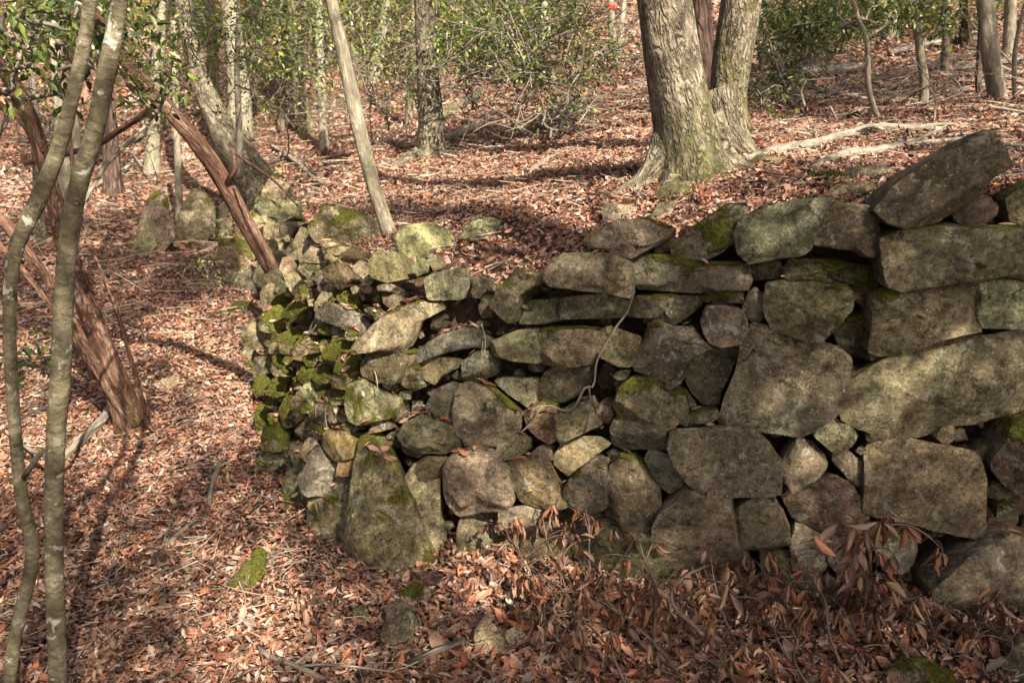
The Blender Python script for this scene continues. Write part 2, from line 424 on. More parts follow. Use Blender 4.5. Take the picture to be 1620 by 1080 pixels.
# traced outlines in photo pixels: (flags, points). flags: m=moss amount 0-9, t=tone letter, p=push cm
STONES = """
m4 tb p3|1063,390 1103,358 1152,326 1182,329 1177,348 1167,378 1142,398 1108,415 1068,415
m1 tb p4|1164,373 1174,346 1216,329 1266,319 1306,316 1312,322 1293,352 1281,392 1270,402 1225,408 1187,415 1170,400
m0 tg p2|1319,318 1378,326 1390,348 1393,378 1381,405 1366,407 1348,395 1285,388 1287,378 1303,345
m0 tg p8|1378,331 1408,296 1467,254 1516,232 1531,215 1553,215 1575,264 1545,284 1534,312 1508,325 1475,348 1420,360 1395,350
m1 tg p1|1506,331 1521,316 1566,313 1580,326 1578,340 1553,360 1528,360 1509,348
m2 tg p1|1597,316 1615,298 1660,280 1680,340 1640,365 1605,350
m0 td p-6|1580,335 1598,338 1605,358 1580,362
m1 tb p4|1393,378 1430,363 1467,360 1605,363 1650,372 1660,425 1600,430 1556,437 1541,447 1511,449 1430,456 1397,447 1394,410
m3 td p-3|1242,427 1257,411 1319,411 1393,422 1395,447 1358,449 1314,449 1269,444 1247,439
m1 tb p-2|1184,432 1194,415 1234,415 1243,435 1231,442 1192,445
m4 tb p1|999,418 1011,405 1063,408 1108,417 1179,418 1186,442 1180,457 1093,461 1004,455
m0 tg p5|867,441 874,411 909,401 971,401 1000,416 1002,450 998,470 966,462 879,453
m1 tg p4|927,388 937,371 982,353 1026,351 1068,366 1058,378 1029,393 999,410 960,396 942,392
m0 ty p-2|1029,394 1042,382 1068,376 1066,392 1045,402 1032,402
m0 tg p0|822,488 830,475 886,471 884,505 857,512 822,512
m0 tg p2|889,471 948,464 978,468 993,478 983,502 931,503 888,505
m2 tg p4|776,483 803,448 815,431 857,433 862,446 837,458 824,470 820,505 803,510 783,493
m0 tg p2|673,441 684,433 729,423 739,433 741,453 731,473 679,475
m0 td p-2|740,434 755,440 764,458 752,472 741,470
m1 tb p1|989,492 1004,472 1058,468 1108,472 1113,479 1093,497 1068,514 1029,504 994,499
m3 tb p0|1110,472 1118,463 1147,461 1177,462 1176,479 1142,480 1115,477
m0 tb p3|1109,506 1118,484 1142,482 1169,489 1182,506 1182,519 1174,543 1142,547 1125,541 1115,526
m1 tb p0|1169,499 1184,462 1194,455 1211,469 1215,494 1204,509 1189,510
m3 tb p4|1211,475 1215,450 1240,446 1290,447 1335,455 1347,465 1346,490 1325,512 1299,538 1280,538 1222,518 1214,500
m4 tb p3|1380,500 1378,470 1398,461 1442,456 1480,452 1538,446 1541,508 1546,524 1506,531 1467,543 1435,560 1403,560 1385,555
m6 tb p-3|1346,472 1360,460 1400,455 1395,470 1378,498 1352,478
m1 tb p2|1541,448 1548,442 1620,448 1660,452 1665,510 1620,518 1552,516 1542,500
m5 td p-6|1328,535 1345,520 1378,508 1384,553 1390,575 1345,582 1340,560
m0 tb p3|1140,660 1167,588 1179,529 1194,514 1216,519 1251,531 1300,545 1322,553 1343,570 1338,610 1325,650 1290,675 1264,687 1220,680 1160,675 1142,668
m0 tb p5|1340,625 1341,612 1368,602 1403,580 1432,565 1492,548 1516,543 1570,543 1650,530 1670,640 1620,652 1595,660 1553,672 1492,679 1467,692 1398,694 1388,684 1358,674 1341,664 1338,640
m2 tb p2|1004,573 1019,541 1029,514 1041,510 1066,519 1093,519 1113,543 1125,551 1093,566 1080,580 1078,603 1058,615 1039,598 1006,583
m0 tb p1|1079,580 1093,566 1125,553 1157,550 1171,550 1160,583 1138,627 1137,645 1110,646 1093,630 1083,608
m0 ty p3|945,551 955,524 964,515 1016,533 1006,566 997,580 979,579 952,566
m0 tg p2|771,549 778,540 820,522 859,522 858,572 817,569 783,562
m2 tg p3|861,521 921,519 956,524 944,560 938,574 905,577 861,575
m0 tg p2|649,571 669,549 701,529 743,517 778,537 770,549 748,549 706,557 669,572 655,574
m0 tg p0|659,584 669,571 694,564 728,567 729,579 699,594 687,609 672,601
m0 tg p0|729,606 729,572 751,557 768,557 778,569 780,594 758,604 736,611
m1 tg p-2|778,604 793,598 850,601 848,645 827,646 800,626
m0 tb p0|849,625 857,594 872,584 904,583 928,585 926,616 899,636 855,636
m0 td p-7|929,612 940,580 963,600 958,622 936,628
m0 ty p-1|967,595 979,585 999,585 994,600 974,603
m0 ty p-3|963,612 976,604 988,606 984,620 968,628
m4 tb p3|974,640 982,615 1004,598 1034,603 1053,618 1080,627 1088,650 1066,674 1053,679 1019,672 984,657
m0 td p-4|1058,612 1083,620 1101,646 1092,656 1086,630
m1 tb p1|966,677 977,657 1019,667 1053,680 1058,711 1024,712 1001,714 984,716 969,704
m0 tb p0|939,648 951,641 966,643 971,656 961,678 946,663
m0 tb p0|1076,667 1083,660 1127,650 1137,652 1135,664 1122,672 1078,676
m2 tb p3|721,653 726,623 734,609 751,606 778,616 808,641 822,653 818,680 788,702 739,707 726,683
m2 tb p0|822,658 855,641 879,643 880,678 884,697 867,705 847,697 830,678
m0 ty p2|880,653 909,638 931,635 939,653 951,673 924,685 886,699 882,678
m1 tg p2|785,717 793,695 818,685 837,692 835,712 818,724 793,729
m0 tg p2|832,724 850,707 867,715 869,732 857,739 842,734
m0 ty p0|872,724 882,705 909,692 948,692 966,702 939,722 911,742 897,754 874,737
m0 tb p-2|953,716 967,708 980,716 975,730 962,732
m0 tb p3|808,742 810,729 822,724 867,737 879,761 892,779 906,794 892,801 867,803 830,791 815,766
m1 tb p4|894,776 906,752 936,727 963,732 966,754 966,794 936,815 911,796
m1 tb p4|964,759 969,731 984,721 1001,724 1024,749 1043,773 1046,793 1039,825 1031,845 1006,838 982,818 969,788
m0 tb p0|1021,734 1029,714 1063,724 1083,759 1080,773 1058,783 1048,776
m0 tb p5|1058,707 1063,680 1118,677 1137,675 1192,680 1209,697 1230,727 1229,776 1209,780 1155,781 1113,773 1090,763 1078,746 1068,731
m0 tb p4|1037,862 1041,818 1053,798 1078,781 1097,772 1142,783 1155,793 1160,818 1165,850 1185,900 1182,924 1170,928 1124,922 1054,909 1041,890
m2 tb p2|1158,808 1187,791 1211,786 1224,793 1248,838 1250,862 1238,870 1197,872 1169,857
m0 tb p0|1235,736 1250,709 1264,692 1289,701 1311,724 1314,736 1294,758 1269,771 1255,780 1242,761
m1 tb p0|1287,689 1301,669 1324,666 1353,672 1361,697 1343,714 1324,719 1311,711
m0 tb p-2|1324,736 1326,719 1351,719 1378,743 1378,768 1356,778 1343,756
m0 tb p3|1380,719 1398,699 1442,699 1516,711 1539,716 1551,758 1553,832 1539,847 1442,827 1378,815 1380,758
m3 tb p4|1571,731 1585,694 1600,667 1650,660 1670,790 1620,788 1590,766 1576,748
m0 tb p-3|1543,724 1576,706 1571,726 1558,743
m0 td p-3|1573,788 1585,773 1640,790 1650,815 1580,800
m1 tb p1|1247,790 1269,773 1324,755 1348,768 1368,798 1378,832 1368,850 1309,847 1264,825
m0 tb p0|1251,860 1265,831 1309,857 1315,900 1300,922 1254,883
m0 tb p3|1208,886 1216,875 1252,878 1298,922 1288,953 1239,970 1216,960
m0 tb p4|1286,963 1319,922 1340,935 1355,975 1298,980
m2 tg p0|1392,867 1423,841 1457,849 1462,885 1450,910 1405,905
m0 tb p-3|1312,858 1340,852 1388,866 1390,920 1350,930 1318,900
m0 tg p9|1462,922 1524,862 1571,834 1625,850 1690,870 1690,990 1620,985 1540,975 1465,960
m0 tb p2|900,828 911,818 945,821 975,836 1033,848 1037,878 1046,906 1035,930 980,925 930,900 905,878
m0 tg p-2|955,812 968,803 980,815 980,828 962,826
m0 tg p4|708,779 709,734 719,717 748,710 788,717 793,732 805,734 811,760 817,784 803,800 760,804 728,811 714,796
m0 tg p4|790,806 825,798 857,798 863,823 852,833 810,842 793,833
m1 tb p0|724,838 729,818 758,813 789,816 792,840 814,848 816,900 793,930 748,928 726,890
m1 ty p-1|817,858 822,843 850,838 867,826 901,806 904,853 906,890 867,905 825,895
m0 tg p3|631,688 640,668 669,652 694,663 721,670 729,705 701,715 669,712 642,702
m0 tg p1|671,646 689,616 711,606 728,611 721,638 714,668 696,660
m4 tg p0|632,604 645,584 659,577 665,594 679,611 652,621 635,611
m4 ty p2|573,587 582,560 611,553 640,558 640,575 627,607 600,604 576,593
m2 ty p3|565,545 600,510 640,487 665,481 695,483 700,492 668,503 662,522 655,540 640,552 610,550 575,553
m0 ty p3|589,433 591,411 607,393 622,398 640,424 642,442 616,447 596,440
m0 tg p1|558,424 569,411 589,420 591,442 582,451 564,433
m0 ty p3|650,423 669,406 682,416 679,431 660,438
m0 ty p2|676,409 682,399 701,409 706,423 687,430
m0 ty p1|593,453 616,447 629,453 620,462 598,460
m0 tg p0|600,466 622,464 630,476 618,488 603,482
m0 ty p0|612,482 630,472 630,484 615,494
m0 ty p1|552,455 568,450 572,462 560,466
m0 tg p0|568,455 584,452 586,462 572,463
m0 tw p2|458,376 471,358 496,367 507,378 493,393 478,407 462,404
m0 tg p1|441,360 456,351 482,353 469,360 456,376 444,373
m0 tw p3|480,416 496,391 509,396 516,416 496,418
m0 tw p1|504,384 518,382 522,391 511,396
m2 tw p1|513,398 529,393 556,389 544,404 529,416 518,413
m1 ty p1|424,342 447,320 471,320 464,342 447,351
m0 tw p1|416,364 422,349 433,351 433,364 424,378 416,373
m0 tw p2|422,384 440,376 440,387 429,391
m0 tw p2|432,372 438,362 443,363 440,377 433,379
m1 tg p-1|448,396 460,380 464,396 464,410 452,412
m0 tw p3|449,436 467,431 482,447 473,464 464,467 453,451
m0 ty p1|484,440 500,438 498,451 487,456
m0 tw p1|500,422 515,418 512,430 503,432
m0 tg p3|491,487 518,451 531,449 524,469 509,484 500,493
m0 tg p2|496,496 531,482 576,500 587,518 569,531 540,516 509,507
m0 tg p1|484,527 496,500 511,513 504,529
m1 tg p0|570,488 592,486 604,496 590,506
m6 ty p1|516,569 529,540 553,536 562,547 556,560 536,580
m6 ty p0|500,544 524,533 520,551 507,560
m6 ty p2|527,611 533,589 549,567 571,564 556,600 547,615
m6 ty p1|493,609 504,584 522,580 524,604 502,613
m5 ty p1|444,558 442,533 460,520 478,529 458,560
m2 tw p0|423,555 429,529 442,533 438,558 433,561
m3 ty p1|400,602 404,567 433,562 431,584 413,598
m6 ty p1|429,589 436,564 453,564 449,596 438,596
m6 ty p1|460,560 480,533 498,536 493,551 476,571 462,567
m6 ty p0|464,596 484,567 502,571 493,598 480,609
m3 tg p3|553,638 556,611 580,602 600,620 622,629 611,660 573,671 560,664
m2 tg p1|489,660 498,638 520,642 551,651 556,669 529,674 502,667
m2 ty p2|461,651 471,620 484,633 484,660 469,671
m6 ty p0|436,647 453,620 464,624 460,651 456,667 442,664
m6 ty p1|422,624 433,600 453,600 451,624 436,629
m6 ty p1|404,664 411,642 424,644 422,669 416,693 407,678
m5 ty p0|389,629 400,611 407,629 402,656 393,649
m4 ty p2|418,709 420,678 440,669 458,684 453,713 431,716
m2 tg p1|404,733 413,722 447,720 449,736 431,744 411,747
m1 ty p1|407,756 420,744 438,747 433,769 413,771
m1 tg p0|440,773 451,744 464,736 482,751 476,782 447,787
m4 tg p1|456,713 464,700 482,700 480,731 493,733 491,744 469,740
m0 tw p3|480,720 491,693 507,693 504,707 493,718 489,731
m0 to p3|511,698 518,684 540,680 558,684 564,702 564,722 536,729 520,715
m0 to p1|533,753 536,730 564,725 562,752
m1 tg p1|480,756 487,747 504,709 531,724 534,755 562,757 562,791 540,796 513,782 487,784
m3 ty p2|487,818 489,787 513,787 540,798 558,796 556,822 547,876 536,886 513,886 489,868
m2 ty p5|553,864 562,802 567,742 573,702 591,689 611,709 655,802 684,888 640,895 580,901
m0 tw p1|638,762 655,737 695,758 695,822 704,849 692,886 678,880 658,804
m0 ty p2|660,733 676,722 707,722 707,756 664,757
m0 tg p-8|697,758 709,758 724,812 697,822
m1 ty p1|580,687 587,667 609,664 620,678 596,684
m0 tg p-5|612,676 634,690 660,716 652,732 630,722
m6 ty p1|478,566 490,560 500,565 492,578 480,580
m4 ty p0|455,604 466,598 480,612 474,620 462,616
m5 ty p0|505,620 530,615 548,618 545,640 520,640 508,634
"""
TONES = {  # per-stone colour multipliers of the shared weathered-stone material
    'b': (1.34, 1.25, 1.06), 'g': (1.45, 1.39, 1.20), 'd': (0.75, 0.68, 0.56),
    'y': (1.42, 1.32, 0.98), 'w': (1.85, 1.76, 1.38), 'o': (1.55, 1.25, 0.78)}

def resample_closed(P, n):
    Q = np.vstack([P, P[:1]])
    s = np.concatenate([[0], np.cumsum(np.linalg.norm(np.diff(Q, axis=0), axis=1))])
    t = np.linspace(0, s[-1], n, endpoint=False)
    return np.stack([np.interp(t, s, Q[:, k]) for k in range(Q.shape[1])], 1)

def chaikin(P, r=0.22):
    Q = np.roll(P, -1, 0)
    return np.stack([P * (1 - r) + Q * r, P * r + Q * (1 - r)], 1).reshape(-1, P.shape[1])

def stone_mesh(name, poly2, depth, seed, bulge=0.46, cuts=9, nb=72, rough=1.0, rnd=(0.02, 0.075)):
    """a hewn lump: outline POLY2 (metres, in its own plane), domed and chipped face, tapering tail"""
    r = np.random.default_rng(seed)
    P = poly2 - poly2.mean(0)
    if 0.5 * np.sum(P[:, 0] * np.roll(P[:, 1], -1) - P[:, 1] * np.roll(P[:, 0], -1)) < 0: P = P[::-1]
    B = resample_closed(chaikin(P, r.uniform(*rnd)), nb)
    mean_r = np.linalg.norm(B, axis=1).mean()
    small = min(np.ptp(P[:, 0]), np.ptp(P[:, 1])) * 0.5
    H = small * bulge * r.uniform(0.8, 1.25)
    q = r.uniform(6.0, 16.0)
    rings = [(x, 0.0) for x in (1.0, 0.99, 0.97, 0.94, 0.895, 0.84, 0.77, 0.69, 0.60, 0.50, 0.39, 0.27, 0.14)]
    off = r.uniform(-0.12, 0.12, 2) * small
    V = []
    for z, sc in ((-depth, 0.62), (-depth * 0.66, 0.84), (-depth * 0.33, 0.95), (-depth * 0.12, 0.995)):
        V.append(np.column_stack([B * sc, np.full(nb, z)]))
    hewn = r.random() < 0.85
    th = np.arange(nb) / nb * 2 * math.pi
    sl = 1.5 + 0.6 * np.sin(2 * th + r.uniform(0, 6)) + 0.5 * np.sin(3 * th + r.uniform(0, 6)) + 0.3 * np.sin(7 * th + r.uniform(0, 6))
    sl = np.clip(sl, 0.5, 3.0) * (1.0 + 0.62 * np.sin(np.arctan2(B[:, 1], B[:, 0])))          # undercut bottoms
    sl = np.clip(sl, 0.30, 3.5)
    Rb = np.linalg.norm(B, axis=1)
    for rr, _ in rings:
        if hewn: h = np.minimum(H, (1 - rr) * Rb * sl + 0.10 * H)
        else: h = np.full(nb, H * (1 - rr ** q) ** (1 / 2.2))
        V.append(np.column_stack([B * rr + off * (1 - rr), h]))
    V.append(np.array([[off[0], off[1], H]]))
    V.append(np.array([[0, 0, -depth]]))
    V = np.vstack(V)
    tl = r.normal(0, 0.16, 2)
    V[:, 2] += (V[:, 0] * tl[0] + V[:, 1] * tl[1]) * np.clip(V[:, 2] / H + 0.3, 0, 1)
    for i in range(cuts):                                    # chipped facets
        a = r.uniform(0, 2 * math.pi); tilt = abs(r.normal(0, 0.36)) + 0.10
        n = np.array([math.cos(a) * math.sin(tilt), math.sin(a) * math.sin(tilt), math.cos(tilt)])
        d = V @ n
        o = d.max() - r.uniform(0.12, 0.85) * H
        ex = np.clip(d - o, 0, None)
        V -= np.outer(ex * 0.95, [0, 0, 1.0 / max(n[2], 0.4)])
    amp = mean_r * (0.034 if hewn else 0.045) * rough
    nd = np.zeros(len(V)); sh = r.uniform(-50, 50, 3)
    k1, k2, k3 = 1.6 / mean_r, 5.0 / mean_r, 13.0 / mean_r
    for i, p in enumerate(V):
        v = Vector(p)
        nd[i] = (noise.noise(v * k1 + Vector(sh)) * 1.05 + (0.5 - abs(noise.noise(v * k2 + Vector(sh)))) * 1.1 + noise.noise(v * k3 + Vector(sh)) * 0.42) * amp
    D = V - np.array([0, 0, -depth * 0.35]); D[:, :2] *= 0.8
    D /= np.linalg.norm(D, axis=1)[:, None] + 1e-9
    V += D * nd[:, None]
    nr = 4 + len(rings)
    i = np.arange(nb); j = (i + 1) % nb
    Q = np.concatenate([np.stack([k * nb + i, k * nb + j, (k + 1) * nb + j, (k + 1) * nb + i], 1) for k in range(nr - 1)])
    top = (nr - 1) * nb
    T = np.concatenate([np.stack([top + i, top + j, np.full(nb, nr * nb)], 1), np.stack([j, i, np.full(nb, nr * nb + 1)], 1)])
    me = make_mesh(name, V, quads=Q, tris=T)
    me.set_sharp_from_angle(angle=math.radians(30))
    return me

STONE_TRIS = []         # world-space copies for ray casting (leaves on ledges)
def place_stone(name, pts_px, C, N, seed, depth, push=0.0, moss=0.0, tone='b', parent=None, inset=0.004, lichen=None, **kw):
    N = np.asarray(N, float); N = N / np.linalg.norm(N)
    Z = np.array([0, 0, 1.0]); U = np.cross(Z, N); U /= np.linalg.norm(U); Vv = np.cross(N, U)
    P2 = []
    for (u, v) in pts_px:
        d = ray(u, v); t = ((C - CAM) @ N) / (d @ N)
        q = CAM + d * t - C
        P2.append((q @ U, q @ Vv))
    P2 = np.array(P2); c2 = P2.mean(0)
    Rm = np.linalg.norm(P2 - c2, axis=1).mean()
    P2 = c2 + (P2 - c2) * (1 - inset / max(Rm, 0.01)) * (1.085 if pts_px[0][0] > 570 else 1.14)
    me = stone_mesh(name, P2, depth, seed, **kw)
    o = link(name, me, M['stone'], parent)
    org = C + U * c2[0] + Vv * c2[1] + N * push
    o.matrix_world = Matrix(((U[0], Vv[0], N[0], org[0]), (U[1], Vv[1], N[1], org[1]), (U[2], Vv[2], N[2], org[2]), (0, 0, 0, 1)))
    r = np.random.default_rng(seed + 7)
    tn = np.array(TONES[tone]) * r.uniform(0.66, 1.30) * (1 + r.normal(0, 0.06, 3))
    o['tint'] = [float(x) for x in tn]
    o['moss'] = float(moss); o['lichen'] = float(r.uniform(0.2, 1.0) if lichen is None else lichen)
    co = np.empty(len(me.vertices) * 3, np.float32); me.vertices.foreach_get('co', co); co = co.reshape(-1, 3)
    mw = np.zeros(len(co), np.float32)
    if moss > 0.02:                                          # moss cushions: raised where they grow
        nn = np.empty(len(co) * 3, np.float32); me.vertices.foreach_get('normal', nn); nn = nn.reshape(-1, 3)
        nz = nn[:, 0] * U[2] + nn[:, 1] * Vv[2] + nn[:, 2] * N[2]
        sh = Vector(r.uniform(-40, 40, 3))
        f1 = np.array([noise.fractal(Vector(p_) * 9.0 + sh, 0.6, 2.0, 5) for p_ in co])
        mw = smooth(0.72, 1.22, 0.55 * nz + 0.42 + 0.34 * f1 + moss * 0.85).astype(np.float32)
        puff = np.array([0.5 + 0.5 * noise.noise(Vector(p_) * 45.0 + sh) for p_ in co])
        co = co + nn * (mw * (0.003 + 0.009 * puff))[:, None].astype(np.float32)
        me.vertices.foreach_set('co', np.ascontiguousarray(co, np.float32).ravel()); me.update()
    point_attr(me, 'mossw', 'FLOAT', mw)
    w_ = org + co[:, :1] * U + co[:, 1:2] * Vv + co[:, 2:] * N
    STONE_TRIS.append((w_, [tuple(p.vertices) for p in me.polygons]))
    return o

wall = empty('dry_stone_wall', (0.3, 2.6, 0.0), 'mossy dry stone retaining wall curving away into the wood', 'wall')
wall.location = (0, 0, 0)
POLYS = []
def parse(line):
    fl, pts = line.split('|')
    f = {'m': 0, 't': 'b', 'p': 0}
    for x in fl.split(): f[x[0]] = x[1:]
    return int(f['m']) / 10.0, f['t'], float(f['p']) / 100.0, [tuple(map(float, q.split(','))) for q in pts.split()]
sid = 0
for line in STONES.strip().splitlines():
    moss, tone, push, pts = parse(line)
    pa = np.array(pts); c = pa.mean(0)
    h = WALL.ray_cast(Vector(CAM), Vector(ray(*c)))
    if h[0] is None: continue
    C = np.array(h[0]); N = np.array(h[1])
    vd = CAM - C; vd /= np.linalg.norm(vd)
    if N @ vd < 0: N = -N
    f = float(np.clip(0.75 - N @ vd, 0, 0.6))          # faces that recede are turned a little
    N = N * (1 - f) + vd * f; N /= np.linalg.norm(N)
    r = np.random.default_rng(900 + sid)
    N = N + r.normal(0, 0.07, 3); N[2] += r.uniform(-0.12, 0.10); N /= np.linalg.norm(N)
    size_px = math.sqrt(np.ptp(pa[:, 0]) * np.ptp(pa[:, 1]))
    depth = min(0.36, 0.10 + size_px * 0.0016 * C[1] / 2.4)
    place_stone('stone', pts, C, N, 1000 + sid, depth, push * 1.3 - 0.01, moss, tone, wall)
    POLYS.append((pa, c, size_px)); sid += 1

# chinking stones and unseen-detail courses where no outline was traced
def in_poly(p, poly):
    x, y = p; ins = False; j = len(poly) - 1
    for i in range(len(poly)):
        xi, yi = poly[i]; xj, yj = poly[j]
        if (yi > y) != (yj > y) and x < (xj - xi) * (y - yi) / (yj - yi) + xi: ins = not ins
        j = i
    return ins
def seg_dist(p, poly):
    a = poly; b = np.roll(poly, -1, 0); ab = b - a
    t = np.clip(((p - a) * ab).sum(1) / ((ab ** 2).sum(1) + 1e-9), 0, 1)
    return np.linalg.norm(a + ab * t[:, None] - p, axis=1).min()
fr = np.random.default_rng(5)
cands = []
for _ in range(2000):
    i = int(fr.integers(16, len(KS) - 1)); t = fr.uniform(0.03, 0.97)
    C = wall_pt(i, t); u, v = pix(C)
    if not (330 < u < 1660 and 300 < v < 985): continue
    p = np.array([u, v]); near = [q for q in POLYS if abs(q[1][0] - u) < 170 and abs(q[1][1] - v) < 170]
    if any(in_poly(p, q[0]) for q in near): continue
    d = min([seg_dist(p, q[0]) for q in near] + [26])
    if u < 560: d *= 1.25
    cands.append((d, u, v, i, t))
cands.sort(key=lambda a: -a[0])
added = []
for d, u, v, i, t in cands:
    if d < 4 or len(added) > 118: continue
    cap = 15 if u > 560 else 21
    if any(math.hypot(u - a[0], v - a[1]) < (min(d, cap) + a[2]) * 0.78 for a in added): continue
    rad = min(d, cap)
    added.append((u, v, rad))
    C = wall_pt(i, t)
    h = WALL.ray_cast(Vector(CAM), Vector(ray(u, v)))
    if h[0] is None: continue
    C = np.array(h[0]); N = np.array(h[1]); vd = CAM - C; vd /= np.linalg.norm(vd)
    if N @ vd < 0: N = -N
    f = float(np.clip(0.75 - N @ vd, 0, 0.6)); N = N * (1 - f) + vd * f
    N = N + fr.normal(0, 0.15, 3); N /= np.linalg.norm(N)
    k = int(fr.integers(4, 7)); a0 = fr.uniform(0, 6.28); asp = fr.uniform(0.7, 1.0)
    pts = [(u + rad * 1.12 * fr.uniform(0.85, 1.25) * math.cos(a0 + 6.283 * q / k), v + rad * asp * (1.12 if u > 560 else 1.35) * fr.uniform(0.85, 1.25) * math.sin(a0 + 6.283 * q / k)) for q in range(k)]
    left = u < 560
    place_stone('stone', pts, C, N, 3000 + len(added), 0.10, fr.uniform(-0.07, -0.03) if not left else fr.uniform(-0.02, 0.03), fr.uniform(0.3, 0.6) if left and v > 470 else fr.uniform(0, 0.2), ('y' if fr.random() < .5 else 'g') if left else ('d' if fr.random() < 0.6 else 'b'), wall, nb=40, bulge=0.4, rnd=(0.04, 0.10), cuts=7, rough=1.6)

print('wall stones', sid, len(added))
# ---------------------------------------------------------------- boulders lying free
def boulder(label, pts, moss=0.0, tone='g', depth=None, cat='rock', name='boulder', sink=0.35, lean=0.25, Y=None, group=None):
    """a free stone: stands where its lowest outline point meets the ground"""
    pa = np.array(pts, float)
    b = pa[np.argmax(pa[:, 1])]
    base = ground_hit(pa[:, 0].mean(), b[1]) if Y is None else at(pa[:, 0].mean(), b[1], Y)
    wd = np.ptp(pa[:, 0]) / FPX * base[1]
    if depth is None: depth = min(wd * 0.8, 0.30)
    N = CAM - base; N[2] *= 1.0; N /= np.linalg.norm(N); N[2] += lean; N /= np.linalg.norm(N)
    C = at(pa[:, 0].mean(), pa[:, 1].mean(), base[1] + 0.02)
    sd_ = abs(hash((round(pa[0, 0]), round(pa[0, 1])))) % 99991
    o = place_stone(name, pts, C, N, sd_, depth, 0.0, max(0.0, moss - 0.12), tone, None, bulge=0.5)
    return tag(o, label, cat, group)

B_ = lambda s: [tuple(map(float, q.split(','))) for q in s.split()]
boulder('big pale boulder with a mossy crown beside the slim grey sapling', B_('493,362 496,344 513,324 540,329 576,342 604,364 604,380 584,392 562,394 522,380 504,378'), 0.32, 'w')
boulder('rounded lichen-speckled boulder on the wall top just right of the sapling', B_('624,377 640,359 679,351 711,362 719,384 694,402 657,411 632,398'), 0.12, 'w')
boulder('half-buried pale rock with a dark mossy edge in leaves above the wall', B_('726,379 743,354 768,344 793,347 790,356 776,379 758,383'), 0.3, 'w')
boulder('squared purplish block set in the leaf bank left of the big tree', B_('952,333 957,321 1006,326 1006,345 957,358'), 0.0, 'g')
boulder('yellowish rock wedged under the front of the big tree', B_('1032,311 1043,294 1073,284 1095,289 1090,308 1073,318 1041,321'), 0.15, 'y')
boulder('little angular stone tucked against the big tree foot', B_('1034,294 1041,277 1053,284 1055,294 1040,297'), 0.1, 'y')
boulder('flat grey slab leaning in leaves below the big tree', B_('1026,348 1041,321 1073,318 1060,340 1038,353'), 0.0, 'g')
boulder('pale flat-topped slab among leaves above the squared wall stones', B_('1306,313 1316,296 1373,286 1385,291 1376,313 1319,320'), 0.0, 'w')
boulder('low cushion of a stone wholly covered with green moss near the roots', B_('1272,289 1282,276 1329,274 1338,279 1319,291 1294,293'), 0.8, 'y')
boulder('broad flat stone with a moss patch behind the pale slab', B_('1326,289 1338,271 1358,262 1408,262 1413,273 1378,286'), 0.3, 'g')
boulder('small round yellow stone between the two bare roots', B_('1351,246 1358,234 1378,234 1385,246'), 0.1, 'y')
boulder('upright little pointed stone behind the long bare root', B_('1313,222 1316,207 1326,205 1334,220 1326,229'), 0.1, 'y')
boulder('low olive stone beside the great tilted slab', B_('1433,249 1450,237 1467,237 1481,249'), 0.15, 'y')
boulder('flat grey stone at the foot of the pale rear stem', B_('1175,262 1200,245 1240,250 1252,264 1200,268'), 0.0, 'w')
boulder('small greenish stone poking from the sunny leaves', B_('797,345 803,335 815,337 813,346'), 0.2, 'y')
boulder('small upright stone in the leaf slope above the long blocks', B_('892,398 897,377 911,381 908,396'), 0.1, 'y')
boulder('tall mossy rock standing alone in leaves before the wall corner', B_('362,920 389,886 407,865 420,875 417,908 400,928 378,934'), 0.4, 'y', lean=0.15)
boulder('mossy grey stone at the very bottom under the withered branches', B_('1402,1090 1407,1059 1425,1038 1454,1038 1500,1058 1510,1092'), 0.38, 'g')
boulder('plain grey stone at the lower right corner', B_('1584,1052 1604,1023 1630,1010 1660,1030 1660,1080 1604,1078'), 0.0, 'g')
boulder('upright wedge of pale stone left of the withered branches', B_('749,1008 755,974 763,966 773,981 799,1008 796,1032 756,1034'), 0.2, 'w')
boulder('blunt olive stone touching the pale wedge', B_('799,1000 820,984 834,1005 822,1030 796,1028'), 0.1, 'g')
boulder('knobbly pitted stone perched on the flat slab in the leaf drift', B_('629,942 654,922 682,930 682,948 659,957 640,951'), 0.25, 'g')
boulder('small dark stone left of the flat slab', B_('559,985 558,961 579,956 583,976 570,990'), 0.1, 'd')
boulder('small pale stone just behind the knobbly pitted stone', B_('655,919 667,899 685,904 682,920 659,925'), 0.1, 'w')
boulder('flat leaf-strewn slab lying in the drift before the wall', B_('600,1010 613,966 628,942 646,956 659,981 651,1009 620,1019'), 0.1, 'g', lean=0.9)
boulder('round tan stone beside the fallen grey stick', B_('713,1045 734,1028 752,1041 739,1058 716,1058'), 0.0, 'w')
boulder('thin dark stone upright in leaves below the tall corner stone', B_('590,930 597,911 609,917 610,933'), 0.1, 'd')
boulder('flat pale stone in leaves right of the red-barked tree foot', B_('246,608 254,598 283,595 282,608 254,617'), 0.1, 'y', lean=0.7)
boulder('little brown stone on the leaf slope near the mossy wall', B_('290,623 305,615 320,622 309,631'), 0.0, 'g', lean=0.7)
boulder('dark mossy rock standing in the gully', B_('214,388 222,356 232,322 247,306 262,316 268,345 274,374 256,396'), 0.35, 'g')
boulder('pale low rock lit by sun at the foot of the dark gully rock', B_('208,398 220,374 238,368 248,388 236,402'), 0.1, 'w')
boulder('long pale rock outcrop beyond the far wall end', B_('277,384 280,350 292,322 306,296 322,302 336,322 338,352 324,376 306,388'), 0.2, 'w')
boulder('dark mossy block beside the far end of the wall', B_('345,410 350,380 380,376 396,392 394,416 360,424'), 0.45, 'g')
boulder('grey mossy rock behind the leaning red trunk', B_('330,372 338,330 356,322 366,345 362,378'), 0.3, 'g')
boulder('squarish pale rock in the upper gully', B_('428,278 434,266 448,266 450,280'), 0.1, 'w')

